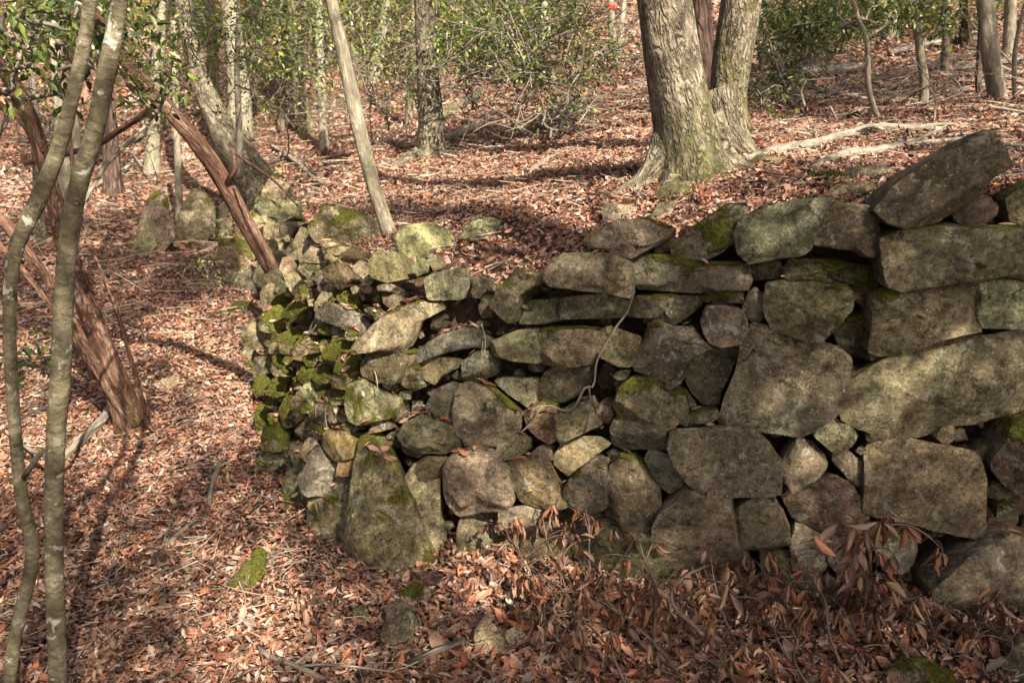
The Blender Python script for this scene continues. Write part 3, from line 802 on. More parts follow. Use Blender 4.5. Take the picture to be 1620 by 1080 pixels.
# ---------------------------------------------------------------- tubes, trunks, branches
def spline(P, n):
    P = np.asarray(P, float)
    s = np.concatenate([[0], np.cumsum(np.linalg.norm(np.diff(P[:, :3], axis=0), axis=1) + 1e-6)])
    if len(P) > 2:
        Q = catmull(P, 8)
    else:
        Q = P
    s = np.concatenate([[0], np.cumsum(np.linalg.norm(np.diff(Q[:, :3], axis=0), axis=1) + 1e-6)])
    t = np.linspace(0, s[-1], n)
    return np.stack([np.interp(t, s, Q[:, k]) for k in range(Q.shape[1])], 1), t

class Tubes:
    def __init__(self): self.V, self.Q, self.T, self.bark, self.moss, self.n = [], [], [], [], [], 0
    def add(self, P4, sides=10, n=None, rough=0.06, seed=0, flare=None, ridges=0, moss_h=None):
        """P4: rows of x,y,z,radius"""
        P4 = np.asarray(P4, float)
        L = np.linalg.norm(np.diff(P4[:, :3], axis=0), axis=1).sum()
        if n is None: n = max(3, int(L / 0.06))
        S, t = spline(P4, n)
        C, R = S[:, :3], S[:, 3]
        tg = np.gradient(C, axis=0); tg /= np.linalg.norm(tg, axis=1)[:, None] + 1e-9
        a = np.array([1.0, 0, 0]) if abs(tg[0][0]) < 0.8 else np.array([0, 1.0, 0])
        u = a - tg[0] * (a @ tg[0]); u /= np.linalg.norm(u)
        th = np.arange(sides) / sides * 2 * math.pi
        r = np.random.default_rng(seed + 77)
        ph = r.uniform(0, 6.28, 8)
        rows, bk, ms = [], [], []
        for i in range(n):
            u = u - tg[i] * (u @ tg[i]); u /= np.linalg.norm(u) + 1e-9
            v = np.cross(tg[i], u)
            rr = R[i] * (1 + rough * (np.sin(2 * th + ph[0] + 3.1 * t[i]) + 0.7 * np.sin(3 * th + ph[1] - 4.3 * t[i]) + 0.5 * np.sin(5 * th + ph[2] + 9 * t[i])))
            if ridges:
                rr = rr * (1 + 0.014 * np.abs(np.sin(ridges * th * 0.5 + 1.3 * np.sin(5 * t[i] + 3 * th) + 0.8 * np.sin(13 * t[i] + ph[3]))))
            if flare is not None:
                k, amp, hgt = flare
                rr = rr * (1 + amp * math.exp(-t[i] / hgt) * (0.55 + 0.45 * np.sin(k * th + ph[4])))
            rows.append(C[i] + np.outer(rr * np.cos(th), u) + np.outer(rr * np.sin(th), v))
            bk.append(np.column_stack([np.cos(th) * R[i], np.sin(th) * R[i], np.full(sides, t[i])]) + ph[5] * 10)
            ms.append(np.full(sides, 0.0 if moss_h is None else max(0.0, 0.45 * (1 - t[i] / moss_h))))
        b = self.n; m = n * sides
        self.V.append(np.vstack(rows + [C[-1][None] + tg[-1] * R[-1] * 0.4, C[0][None]]))
        self.bark.append(np.vstack(bk + [bk[-1][:1], bk[0][:1]])); self.moss.append(np.concatenate(ms + [ms[-1][:1], ms[0][:1]]))
        i = np.arange(sides); j = (i + 1) % sides
        self.Q.append(np.concatenate([np.stack([b + k * sides + i, b + k * sides + j, b + (k + 1) * sides + j, b + (k + 1) * sides + i], 1) for k in range(n - 1)]))
        self.T.append(np.stack([b + (n - 1) * sides + i, b + (n - 1) * sides + j, np.full(sides, b + m)], 1))
        self.T.append(np.stack([b + j, b + i, np.full(sides, b + m + 1)], 1))
        self.n += m + 2
        return self
    def build(self, name, mat, parent=None):
        me = make_mesh(name, np.vstack(self.V), quads=np.concatenate(self.Q), tris=np.concatenate(self.T))
        point_attr(me, 'bark', 'FLOAT_VECTOR', np.vstack(self.bark))
        point_attr(me, 'moss', 'FLOAT', np.concatenate(self.moss))
        o = link(name, me, mat, parent)
        if parent is not None: o.matrix_parent_inverse = parent.matrix_world.inverted() if False else Matrix.Translation(-Vector(parent.location))
        return o

def depth_of(p):
    q = np.asarray(p) - CAM
    return q[1] * math.cos(PITCH) - q[2] * math.sin(PITCH)
def px_path(rows):
    """rows of (u, v, Y, width in photo pixels) -> x,y,z,r"""
    out = []
    for u, v, Y, wpx in rows:
        p = at(u, v, Y)
        out.append([*p, 0.5 * wpx / FPX * depth_of(p)])
    return out

# leaf meshes ------------------------------------------------------------
HX = np.array([0, .30, .30, .30, .68, .68, .68, 1.0]); HY = np.array([0, -.44, 0, .44, -.36, 0, .36, 0])
HF_T = np.array([(0, 1, 2), (0, 2, 3), (4, 7, 5), (5, 7, 6)]); HF_Q = np.array([(1, 4, 5, 2), (2, 5, 6, 3)])
LX = np.array([0, .5, 1.0, .5]); LY = np.array([0, -.5, 0, .5]); LF_T = np.array([(0, 1, 2), (0, 2, 3)])
def leaf_batch(pos, fwd, up, length, width, fold, curl, cols, hi=True):
    n = len(pos)
    fwd = fwd / (np.linalg.norm(fwd, axis=1)[:, None] + 1e-9)
    side = np.cross(up, fwd); side /= np.linalg.norm(side, axis=1)[:, None] + 1e-9
    nr = np.cross(fwd, side)
    X, Yc = (HX, HY) if hi else (LX, LY)
    z = fold[:, None] * np.abs(Yc)[None] * width[:, None] * 2 + curl[:, None] * ((X - 0.35) ** 2)[None] * length[:, None]
    V = pos[:, None, :] + fwd[:, None, :] * (X[None, :, None] * length[:, None, None]) + side[:, None, :] * (Yc[None, :, None] * width[:, None, None]) + nr[:, None, :] * z[:, :, None]
    m = len(X); off = (np.arange(n) * m)[:, None, None]
    if hi: Q, T = (HF_Q[None] + off).reshape(-1, 4), (HF_T[None] + off).reshape(-1, 3)
    else: Q, T = np.zeros((0, 4), int), (LF_T[None] + off).reshape(-1, 3)
    c = np.repeat(cols, m, 0)
    return V.reshape(-1, 3), Q, T, np.column_stack([c, np.ones(len(c))])
def build_leaves(name, batches, mat, parent=None):
    V, Q, T, Cc, b = [], [], [], [], 0
    for v, q, t, c in batches:
        V.append(v); Q.append(q + b); T.append(t + b); Cc.append(c); b += len(v)
    me = make_mesh(name, np.vstack(V), quads=np.vstack(Q), tris=np.vstack(T), smooth_shade=False)
    point_attr(me, 'Col', 'FLOAT_COLOR', np.vstack(Cc))
    o = link(name, me, mat, parent)
    if parent is not None:
        o.matrix_parent_inverse = Matrix.Translation(-Vector(parent.location)); o['kind'] = 'stuff'
    return o
def unit(n, r): 
    v = r.normal(size=(n, 3)); return v / np.linalg.norm(v, axis=1)[:, None]
GREENS = np.array([(0.045, 0.078, 0.016), (0.085, 0.130, 0.024), (0.15, 0.195, 0.036), (0.24, 0.27, 0.060), (0.065, 0.095, 0.038), (0.16, 0.140, 0.055)])
def green_cluster(cent, rad, n, size, r, hi=True, droop=0.25, bright=1.0):
    d = unit(n, r); p = cent + d * (rad * r.random((n, 1)) ** 0.45) * np.array([1.15, 1.15, 0.62])
    f = d + r.normal(0, 0.6, (n, 3)); f[:, 2] -= droop
    up = np.array([0, 0, 1.0]) + r.normal(0, 0.40, (n, 3))
    L = size * r.uniform(0.7, 1.25, n)
    c = GREENS[r.integers(0, len(GREENS), n)] * r.uniform(0.7, 1.35, (n, 1)) * bright
    return leaf_batch(p, f, up, L, L * r.uniform(0.34, 0.46, n), r.uniform(0.05, 0.3, n), r.uniform(-0.25, 0.05, n), c, hi)

def bough(T, p, d, L, r0, r, depth=2, n_kids=4, wob=0.25, ends=None, sides=5, lift=0.15):
    """a wandering branch with side branches; collects tips"""
    d = np.asarray(d, float); d /= np.linalg.norm(d)
    pts = [np.append(p, r0)]; q = np.array(p, float); k = 5
    for i in range(1, k + 1):
        d = d + r.normal(0, wob, 3); d[2] += lift * 0.3; d /= np.linalg.norm(d)
        q = q + d * L / k
        pts.append(np.append(q, r0 * (1 - 0.75 * i / k)))
    T.add(pts, sides=sides, n=max(4, int(L / 0.10)), rough=0.05, seed=int(r.integers(1e6)))
    if ends is not None: ends.append((q.copy(), d.copy(), L))
    if depth > 0:
        for j in range(n_kids):
            i = int(r.integers(1, k + 1)); b = pts[i][:3]
            dd = d * 0.5 + r.normal(0, 0.6, 3); dd[2] = dd[2] * 0.6 + lift
            bough(T, b, dd, L * r.uniform(0.4, 0.65), pts[i][3] * 0.6, r, depth - 1, max(2, n_kids - 1), wob, ends, max(3, sides - 1), lift)

def tree(name, label, stems, mat, cat='tree', group=None, sides=16, flare=None, ridges=0, moss_h=None, parts=None, rough=0.05, foot=True):
    """stems: list of (part name, rows of u,v,Y,width)"""
    first = px_path(stems[0][1])
    o = empty(name, first[0][:3], label, cat, group)
    for k, (pn, rows) in enumerate(stems):
        P = px_path(rows)
        if foot and k == 0:            # sink the foot below the leaves
            p0 = np.array(P[0]); d = p0[:3] - np.array(P[1][:3]); d /= np.linalg.norm(d)
            P = [list(p0[:3] + d * 0.12) + [p0[3] * 1.08]] + P
        if pn == 'root':               # roots hug the ground and sink into it
            P = [list(q) for q in P]
            for i in range(1, len(P)):
                k_ = min(1.0, i / 2.0); g_ = gz(P[i][0], P[i][1]) + P[i][3] * (0.95 - 0.28 * i)
                P[i][2] = P[i][2] * (1 - k_) + g_ * k_
        T = Tubes().add(P, sides=sides, rough=rough if pn != 'root' else 0.11, seed=abs(hash(label)) % 9999 + k, flare=flare if k == 0 else None, ridges=ridges, moss_h=moss_h if pn != 'root' else None)
        if pn == 'root' and moss_h: T.moss = [np.full(len(m_), 0.22) for m_ in T.moss]
        T.build(pn, mat, o)
    return o

def gY(u, v): return ground_hit(u, v)[1]

# slim foreground pair
tree('slim_tree', 'wavy slim grey trunk nearest the left edge', [('trunk', [(4, 1130, 1.94, 20.7), (15, 1075, 1.94, 20.0), (25, 1000, 1.94, 20.0), (41, 935, 1.94, 21.5), (52, 868, 1.94, 20.7), (35, 790, 1.94, 19.2), (25, 700, 1.94, 18.5), (18, 600, 1.94, 18.5), (15, 500, 1.94, 18.5), (24, 400, 1.94, 20.7), (62, 315, 1.94, 24.4), (95, 230, 1.94, 22.2), (115, 150, 1.94, 20.0), (135, 60, 1.94, 20.7), (142, 0, 1.94, 20.0), (150, -140, 1.94, 18.5), (120, -420, 1.98, 16.3), (110, -900, 2.0, 13.3)]), ('branch', [(32, 764, 1.95, 9), (46, 742, 1.92, 9), (68, 712, 1.88, 7)])], M['grey_bark'], group='slim foreground trunks', moss_h=0.4)
tree('slim_tree', 'straighter slim grey trunk second from the left edge', [('trunk', [(94, 1150, 1.90, 26.5), (92, 1080, 1.90, 25.7), (88, 950, 1.90, 25.7), (85, 800, 1.90, 25.7), (88, 680, 1.90, 28.9), (95, 600, 1.90, 31.2), (100, 500, 1.90, 29.6), (106, 400, 1.90, 29.6), (122, 300, 1.90, 29.6), (150, 210, 1.90, 28.9), (168, 120, 1.90, 27.3), (184, 40, 1.90, 25.7), (195, -60, 1.90, 24.2), (210, -300, 1.90, 21.1), (240, -800, 1.90, 17.2)])], M['grey_bark'], group='slim foreground trunks')
yb = gY(205, 682)
red = tree('red_bark_tree', 'leaning red-barked tree with several stems left of the wall', [
    ('trunk', [(212, 682, yb, 49.0), (190, 622, yb, 39.0), (162, 550, yb, 34.0), (132, 470, yb + .02, 30.2), (104, 390, yb + .05, 28.9), (86, 320, yb + .05, 26.4), (68, 250, yb + .05, 23.9), (45, 180, yb, 23.9), (12, 118, yb, 22.6), (-40, 60, yb, 21.4), (-120, -60, yb, 18.9), (-260, -340, yb, 13.9)]),
    ('side_stem', [(214, 672, yb - .04, 25.2), (165, 600, yb - .06, 17.0), (126, 532, yb - .1, 16.3), (82, 452, yb - .1, 16.3), (45, 402, yb - .12, 17.6), (5, 350, yb - .15, 18.3), (-40, 315, yb - .15, 17.6), (-160, 200, yb - .2, 16.3)]),
    ('side_stem', [(234, 668, yb + .03, 8.2), (222, 620, yb + .03, 6.9), (202, 550, yb + .03, 6.3), (181, 480, yb + .05, 6.3), (155, 420, yb + .05, 6.3), (132, 360, yb + .1, 5.7), (118, 280, yb + .15, 5.7), (110, 200, yb + .2, 5.0), (114, 90, yb + .2, 5.0), (120, -60, yb + .2, 4.4)]),
    ('side_stem', [(150, 600, yb + .12, 10.0), (120, 540, yb + .15, 8.2), (70, 470, yb + .2, 7.6), (30, 420, yb + .3, 8.8), (-20, 370, yb + .3, 8.8)]),
    ('side_stem', [(72, 262, yb + .05, 13.9), (40, 195, yb, 11.3), (5, 170, yb, 11.3), (-40, 150, yb, 10.7)]),
], M['red_bark'], sides=18, flare=(3, 0.25, 0.15), ridges=16, moss_h=0.25)
yl = 3.80
tree('red_bark_tree', 'red peeling trunk leaning over the far end of the wall', [
    ('trunk', [(430, 428, yl, 22.1), (410, 392, yl, 25.9), (388, 352, yl - .02, 27.2), (362, 302, yl - .04, 27.2), (330, 250, yl - .06, 26.6), (292, 202, yl - .1, 24.7), (256, 162, yl - .15, 23.3), (225, 130, yl - .2, 21.4), (180, 70, yl - .3, 19.4), (110, -40, yl - .4, 16.8), (30, -220, yl - .5, 13.0)]),
    ('branch', [(360, 290, yl - .08, 9.7), (372, 268, yl - .1, 9.1), (374, 248, yl - .12, 7.7), (368, 236, yl - .12, 4.5)]),
    ('branch', [(252, 160, yl - .1, 11.7), (225, 183, yl + .0, 11.0), (190, 205, yl + .1, 10.3), (155, 228, yl + .2, 9.7), (100, 245, yl + .3, 8.5), (40, 258, yl + .4, 7.7)]),
    ('branch', [(376, 246, yl - .2, 4.5), (400, 262, yl - .3, 3.9), (432, 284, yl - .35, 4.5), (452, 305, yl - .4, 3.9), (470, 325, yl - .45, 3.9)]),
], M['red_bark'], sides=18, ridges=14, flare=(2, 0.15, 0.1), foot=False)
yo = gY(432, 338) 
tree('old_leaning_tree', 'massive pale mossy trunk leaning left behind the red trunk', [
    ('trunk', [(440, 345, yo, 81.6), (412, 300, yo, 68.0), (376, 245, yo, 51.7), (344, 190, yo + .05, 39.4), (318, 130, yo + .1, 31.3), (300, 60, yo + .1, 27.2), (290, 0, yo + .1, 25.2), (282, -120, yo + .1, 23.1), (270, -500, yo + .2, 17.7)]),
    ('root', [(440, 320, yo, 27.2), (470, 334, yo - .1, 17.7), (492, 345, yo - .2, 10.9), (510, 352, yo - .25, 5.4)])], M['oak_bark'], sides=28, ridges=22, flare=(4, 0.35, 0.25), moss_h=1.4)
ys = gY(614, 372)
tree('sapling', 'slim smooth pale sapling rising from the wall top', [('trunk', [(616, 372, ys, 27.6), (608, 345, ys, 23.9), (590, 290, ys + .02, 23.0), (570, 210, ys + .04, 23.0), (550, 120, ys + .06, 21.2), (535, 50, ys + .08, 19.3), (524, 0, ys + .1, 18.4), (500, -120, ys + .15, 16.6), (470, -420, ys + .2, 12.9)])], M['pale_bark'], sides=14, rough=0.045)
ym = gY(680, 250)
tree('forest_tree', 'straight furrowed trunk standing mid-slope behind the sapling', [
    ('trunk', [(684, 250, ym, 56), (682, 225, ym, 45), (681, 180, ym, 38), (676, 100, ym, 34), (672, 0, ym, 32), (668, -120, ym, 30), (660, -420, ym, 24)]),
    ('root', [(668, 245, ym - .05, 26), (650, 243, ym - .15, 20), (628, 244, ym - .2, 13), (590, 243, ym - .2, 7), (550, 240, ym - .15, 5)])], M['oak_bark'], sides=22, ridges=18, flare=(3, 0.35, 0.15), moss_h=0.5)
y8 = gY(484, 208)
tree('forest_tree', 'short pale mossy stem on the leafy slope left of the sapling', [('trunk', [(486, 208, y8, 28), (480, 175, y8, 21), (472, 130, y8, 19), (466, 60, y8, 17), (460, -60, y8, 15), (455, -300, y8, 12)])], M['oak_bark'], sides=14, ridges=12, moss_h=3.0)
tree('forest_tree', 'pale straight trunk behind the top of the massive leaning tree', [('trunk', [(380, 205, 8.6, 40), (376, 130, 8.6, 33), (370, 60, 8.6, 32), (366, 0, 8.6, 32), (362, -200, 8.6, 28), (360, -500, 8.6, 22)])], M['pale_bark'], sides=14)
tree('forest_tree', 'dark red-brown trunk far up the slope', [('trunk', [(405, 120, 11, 24), (405, 60, 11, 20), (406, 0, 11, 19), (406, -200, 11, 17)])], M['dark_bark'], sides=12, ridges=10)
tree('forest_tree', 'thin dark stem crossing the pale straight trunk', [('trunk', [(379, 258, 6.2, 11), (378, 190, 6.2, 10), (375, 110, 6.2, 9), (378, 20, 6.2, 8), (380, -100, 6.2, 7)])], M['twig'], sides=9)
tree('forest_tree', 'grey thin trunk directly behind the second slim trunk', [('trunk', [(128, 290, 5.2, 17), (120, 220, 5.2, 15), (112, 150, 5.2, 15), (118, 80, 5.2, 14), (124, 0, 5.2, 14), (130, -200, 5.2, 12)])], M['pale_bark'], sides=10, foot=True)
# the great double tree
yt = gY(1088, 276)
big = tree('big_tree', 'great furrowed double-stemmed tree on the wall top with spreading roots', [
    ('trunk', [(1095, 278, yt, 141.1), (1093, 262, yt, 126.0), (1089, 236, yt, 107.5), (1083, 200, yt, 97.4), (1072, 140, yt, 91.6), (1060, 70, yt, 87.4), (1050, 0, yt, 84.0), (1036, -120, yt, 79.8), (1010, -420, yt, 67.2), (980, -1000, yt, 50.4)]),
    ('second_stem', [(1154, 212, yt + .35, 74), (1153, 190, yt + .35, 60), (1152, 150, yt + .36, 56), (1158, 90, yt + .36, 60), (1168, 30, yt + .36, 62), (1178, -40, yt + .36, 62), (1200, -200, yt + .36, 58), (1250, -700, yt + .4, 46)]),
    ('root', [(1062, 190, yt, 47.0), (1042, 236, yt - .02, 44.3), (1016, 272, yt - .04, 33.6), (985, 288, yt - .05, 21.5), (945, 298, yt - .05, 10.7)]),
    ('root', [(1112, 190, yt, 56.5), (1138, 249, yt - .03, 48.4), (1162, 280, yt - .08, 32.2), (1188, 300, yt - .14, 18.8), (1216, 314, yt - .2, 9.4)]),
    ('root', [(1145, 140, yt + .33, 44.3), (1162, 178, yt + .28, 41.7), (1192, 202, yt + .22, 29.6), (1232, 217, yt + .16, 17.4), (1290, 228, yt + .1, 6.7)]),
    ('root', [(1075, 215, yt - .04, 47.0), (1068, 266, yt - .08, 37.6), (1056, 292, yt - .14, 24.2), (1040, 308, yt - .22, 12.1)]),
], M['oak_bark'], sides=56, ridges=44, flare=(5, 0.06, 0.10), moss_h=0.95, rough=0.022)
tree('forest_tree', 'dark reddish furrowed trunk seen between the two big stems', [('trunk', [(1120, 160, 5.6, 46), (1116, 100, 5.6, 36), (1110, 30, 5.6, 32), (1106, -40, 5.6, 31), (1095, -300, 5.6, 26)])], M['dark_bark'], sides=18, ridges=14)
tree('forest_tree', 'dark leaning trunk right of the big tree', [('trunk', [(1212, 128, 8.5, 18), (1206, 85, 8.5, 15), (1196, 30, 8.5, 14), (1190, -40, 8.5, 13), (1185, -200, 8.5, 11)])], M['dark_bark'], sides=12, ridges=8)
far = tree('forest_tree', 'thin pale trunk with a painted red band far behind', [('trunk', [(970, 78, 9.3, 14), (968, 40, 9.3, 12), (966, 0, 9.3, 11), (962, -150, 9.3, 9)])], M['pale_bark'], sides=10)
bd = px_path([(967.2, 16, 9.3, 13.0), (966.9, 12, 9.3, 13.0), (966.6, 8, 9.3, 13.0)])
tb = Tubes().add(bd, sides=10, n=4, rough=0.0); tr_ = NT('red_paint'); tr_.color((0.50, 0.03, 0.02)); tb.build('paint_band', tr_.m, far)
tree('forest_tree', 'thin pale trunk right beside the red-banded one', [('trunk', [(980, 70, 9.5, 9), (984, 30, 9.5, 8), (987, 0, 9.5, 8), (990, -150, 9.5, 7)])], M['pale_bark'], sides=8)
ya = gY(1398, 212)
tree('forest_tree', 'crooked thin tan stem right of the big tree', [('trunk', [(1400, 212, 5.2, 10), (1388, 185, 5.2, 9), (1375, 145, 5.2, 9), (1373, 100, 5.2, 9), (1371, 60, 5.2, 8), (1355, 24, 5.2, 8), (1345, -30, 5.2, 7)]), ('branch', [(1371, 60, 5.2, 7), (1388, 50, 5.25, 5), (1404, 36, 5.3, 5), (1410, 20, 5.3, 4)])], M['pale_bark'], sides=9)
tree('forest_tree', 'forked pale stem with a leafy top second from the crooked tan stem', [('trunk', [(1456, 202, 5.6, 16), (1461, 160, 5.6, 14), (1462, 130, 5.6, 14), (1456, 85, 5.6, 13), (1450, 40, 5.6, 12), (1448, 0, 5.6, 11), (1446, -100, 5.6, 9)])], M['pale_bark'], sides=10)
tree('forest_tree', 'pink-grey fluted trunk near the right edge', [('trunk', [(1588, 192, 6.0, 40), (1578, 150, 6.0, 28), (1568, 90, 6.0, 26), (1562, 30, 6.0, 24), (1556, -60, 6.0, 22), (1550, -300, 6.0, 18)])], M['pale_bark'], sides=16, ridges=6, rough=0.09)
tree('forest_tree', 'thin forked stem at the right edge', [('trunk', [(1607, 190, 5.8, 8), (1605, 140, 5.8, 7), (1605, 90, 5.8, 7), (1612, 45, 5.8, 6), (1622, 10, 5.8, 6), (1640, -60, 5.8, 5)])], M['pale_bark'], sides=8)
tree('forest_tree', 'thin dark stem just left of the pink-grey fluted trunk', [('trunk', [(1552, 185, 6.6, 10), (1548, 120, 6.6, 10), (1552, 40, 6.6, 9), (1550, -80, 6.6, 8)])], M['dark_bark'], sides=8)
# ---------------------------------------------------------------- leaf litter
PAL = np.array([(0.37, 0.205, 0.135), (0.29, 0.110, 0.055), (0.100, 0.052, 0.034), (0.50, 0.355, 0.255), (0.21, 0.148, 0.110), (0.33, 0.130, 0.068), (0.26, 0.140, 0.095)])
PW = np.array([0.22, 0.19, 0.16, 0.09, 0.10, 0.11, 0.13])
lr = np.random.default_rng(21)
def sample_area(n, d0, d1, half=math.radians(47)):
    a = lr.uniform(-half, half, n); d = np.sqrt(lr.uniform(d0 ** 2, d1 ** 2, n))
    return d * np.sin(a), d * np.cos(a)
def litter_batch(x, y, size, hi, lift=0.006):
    z = ground(x, y); e = 0.02
    zx = (ground(x + e, y) - z) / e; zy = (ground(x, y + e) - z) / e
    d, _ = wall_dist(x, y)
    ok = (np.hypot(zx, zy) < 1.1)
    x, y, z, zx, zy = x[ok], y[ok], z[ok], zx[ok], zy[ok]; n = len(x)
    nrm = np.stack([-zx, -zy, np.ones(n)], 1)
    up = nrm / np.linalg.norm(nrm, axis=1)[:, None] + lr.normal(0, 0.44, (n, 3))
    a = lr.uniform(0, 6.283, n)
    f = np.stack([np.cos(a), np.sin(a), np.zeros(n)], 1); upn = up / np.linalg.norm(up, axis=1)[:, None]
    f = f - upn * (f * upn).sum(1)[:, None]
    L = size * np.clip(lr.lognormal(0, 0.33, n), 0.4, 2.0)
    c = PAL[lr.choice(len(PAL), n, p=PW)] * lr.uniform(0.6, 1.25, (n, 1)) * (1 + 0.28 * vnoise(x, y, 1.7, 9))[:, None]
    fold = lr.uniform(-0.05, 0.45, n) * np.where(lr.random(n) < 0.2, -1, 1); curl = lr.uniform(-0.8, 1.1, n)
    p = np.stack([x, y, z + lift + lr.random(n) ** 1.5 * 0.028], 1) - f * (L / 2)[:, None]
    return leaf_batch(p, f, up, L, L * lr.uniform(0.24, 0.60, n), fold, curl, np.clip(c, 0, 0.8), hi)
bt = []
def thin(x, y):      # bare patches where the soil shows
    k = lr.random(len(x)) < np.clip(0.80 + 0.55 * vnoise(x, y, 2.6, 31), 0.22, 1)
    return x[k], y[k]
x, y = thin(*sample_area(44000, 1.25, 2.6)); bt.append(litter_batch(x, y, 0.028, True))
x, y = thin(*sample_area(118000, 2.6, 4.6)); bt.append(litter_batch(x, y, 0.025, True))
x, y = thin(*sample_area(120000, 4.6, 7.5)); bt.append(litter_batch(x, y, 0.031, False))
x, y = thin(*sample_area(120000, 7.5, 13.0)); bt.append(litter_batch(x, y, 0.050, False))
x, y = thin(*sample_area(80000, 13.0, 30.0)); bt.append(litter_batch(x, y, 0.14, False))
x = lr.uniform(-0.25, 2.3, 1500); y = lr.uniform(1.5, 2.62, 1500); bt.append(litter_batch(x, y, 0.058, True, 0.012))      # larger leaves drifted at the wall foot
x, y = sample_area(500, 1.3, 5.0); bt.append(litter_batch(x, y, 0.045, True, 0.012))
tag(build_leaves('leaf_litter', bt, M['litter']), 'reddish-brown fallen leaves carpeting the ground', 'leaves', kind='stuff')

# leaves and crumbs of soil caught on the ledges of the wall
SV, SF, b = [], [], 0
for vv, ff in STONE_TRIS:
    SV.extend(map(tuple, vv.tolist())); SF.extend([tuple(i + b for i in f) for f in ff]); b += len(vv)
STONEBVH = BVHTree.FromPolygons(SV, SF)
pos, nor = [], []
for _ in range(6500):
    i = int(lr.integers(24, len(KS) - 20)); t = lr.uniform(0.1, 1.15)
    p = wall_pt(i, t); u, v = pix(p)
    wgt = 0.10 + 0.9 * math.exp(-((u - 640) / 130) ** 2 - ((v - 610) / 150) ** 2) + 0.9 * math.exp(-((u - 720) / 70) ** 2 - ((v - 520) / 50) ** 2)
    if lr.random() > wgt: continue
    out = np.array([-0.2, -0.9, 0]) * lr.uniform(-0.10, 0.10)
    h = STONEBVH.ray_cast(Vector(p + out + np.array([0, 0, 0.10])), Vector((0, 0, -1)), 0.3)
    if h[0] is not None and h[1].z > 0.78:
        pos.append(np.array(h[0])); nor.append(np.array(h[1]))
pos = np.array(pos); nor = np.array(nor); n = len(pos)
if n:
    a = lr.uniform(0, 6.283, n); f = np.stack([np.cos(a), np.sin(a), np.zeros(n)], 1); f -= nor * (f * nor).sum(1)[:, None]
    L = 0.045 * lr.uniform(0.6, 1.3, n)
    c = PAL[lr.choice(len(PAL), n, p=PW)] * lr.uniform(0.7, 1.25, (n, 1))
    bl = leaf_batch(pos + nor * 0.006 - f * (L / 2)[:, None], f, nor + lr.normal(0, 0.3, (n, 3)), L, L * 0.46, lr.uniform(0, 0.4, n), lr.uniform(-0.4, 0.6, n), c, True)
    tag(build_leaves('ledge_leaf_litter', [bl], M['litter']), 'fallen leaves caught on the ledges of the wall', 'leaves', kind='stuff')
print('ledge leaves', n)

# needles, leaf stalks and twiglets lying among the leaves
def twiglets(x, y, lmin, lmax, rad):
    n = len(x); z = ground(x, y); a = lr.uniform(0, 6.283, n); L = lr.uniform(lmin, lmax, n)
    f = np.stack([np.cos(a), np.sin(a), lr.normal(0, 0.16, n)], 1) * L[:, None]
    p = np.stack([x, y, z + 0.018 + lr.random(n) * 0.02], 1) - f / 2
    s_ = np.stack([-np.sin(a), np.cos(a), np.zeros(n)], 1) * rad; u_ = np.array([[0, 0, rad]])
    bend = lr.normal(0, 0.10, (n, 1)) * L[:, None] * s_ / rad
    ring = lambda c, k: np.stack([c + s_ * k, c + u_ * k * 1.2, c - s_ * k], 1)
    V = np.concatenate([ring(p, 1), ring(p + f * .5 + bend, .9), ring(p + f, .5)], 1)
    Q = []
    for k in (0, 3):
        for i in range(3): Q.append((k + i, k + (i + 1) % 3, k + 3 + (i + 1) % 3, k + 3 + i))
    Q = (np.array(Q)[None] + (np.arange(n) * 9)[:, None, None]).reshape(-1, 4)
    tone = np.array([(0.20, 0.16, 0.12), (0.32, 0.25, 0.17), (0.11, 0.08, 0.06), (0.40, 0.32, 0.22)])[lr.integers(0, 4, n)]
    return V.reshape(-1, 3), Q, np.zeros((0, 3), int), np.column_stack([np.repeat(tone, 9, 0), np.ones(n * 9)])
tw = []
for n, d0, d1, l0, l1, rd in ((1500, 1.3, 3.0, .03, .14, .0013), (3600, 2.6, 5.5, .03, .20, .0017), (5000, 5.5, 12, .08, .5, .004)):
    x, y = sample_area(n, d0, d1); d, _ = wall_dist(x, y); k = np.abs(d - 0.02) > 0.22; tw.append(twiglets(x[k], y[k], l0, l1, rd))
tag(build_leaves('twig_litter', tw, M['litter']), 'thin dead twiglets strewn over the fallen leaves', 'twigs', kind='stuff')
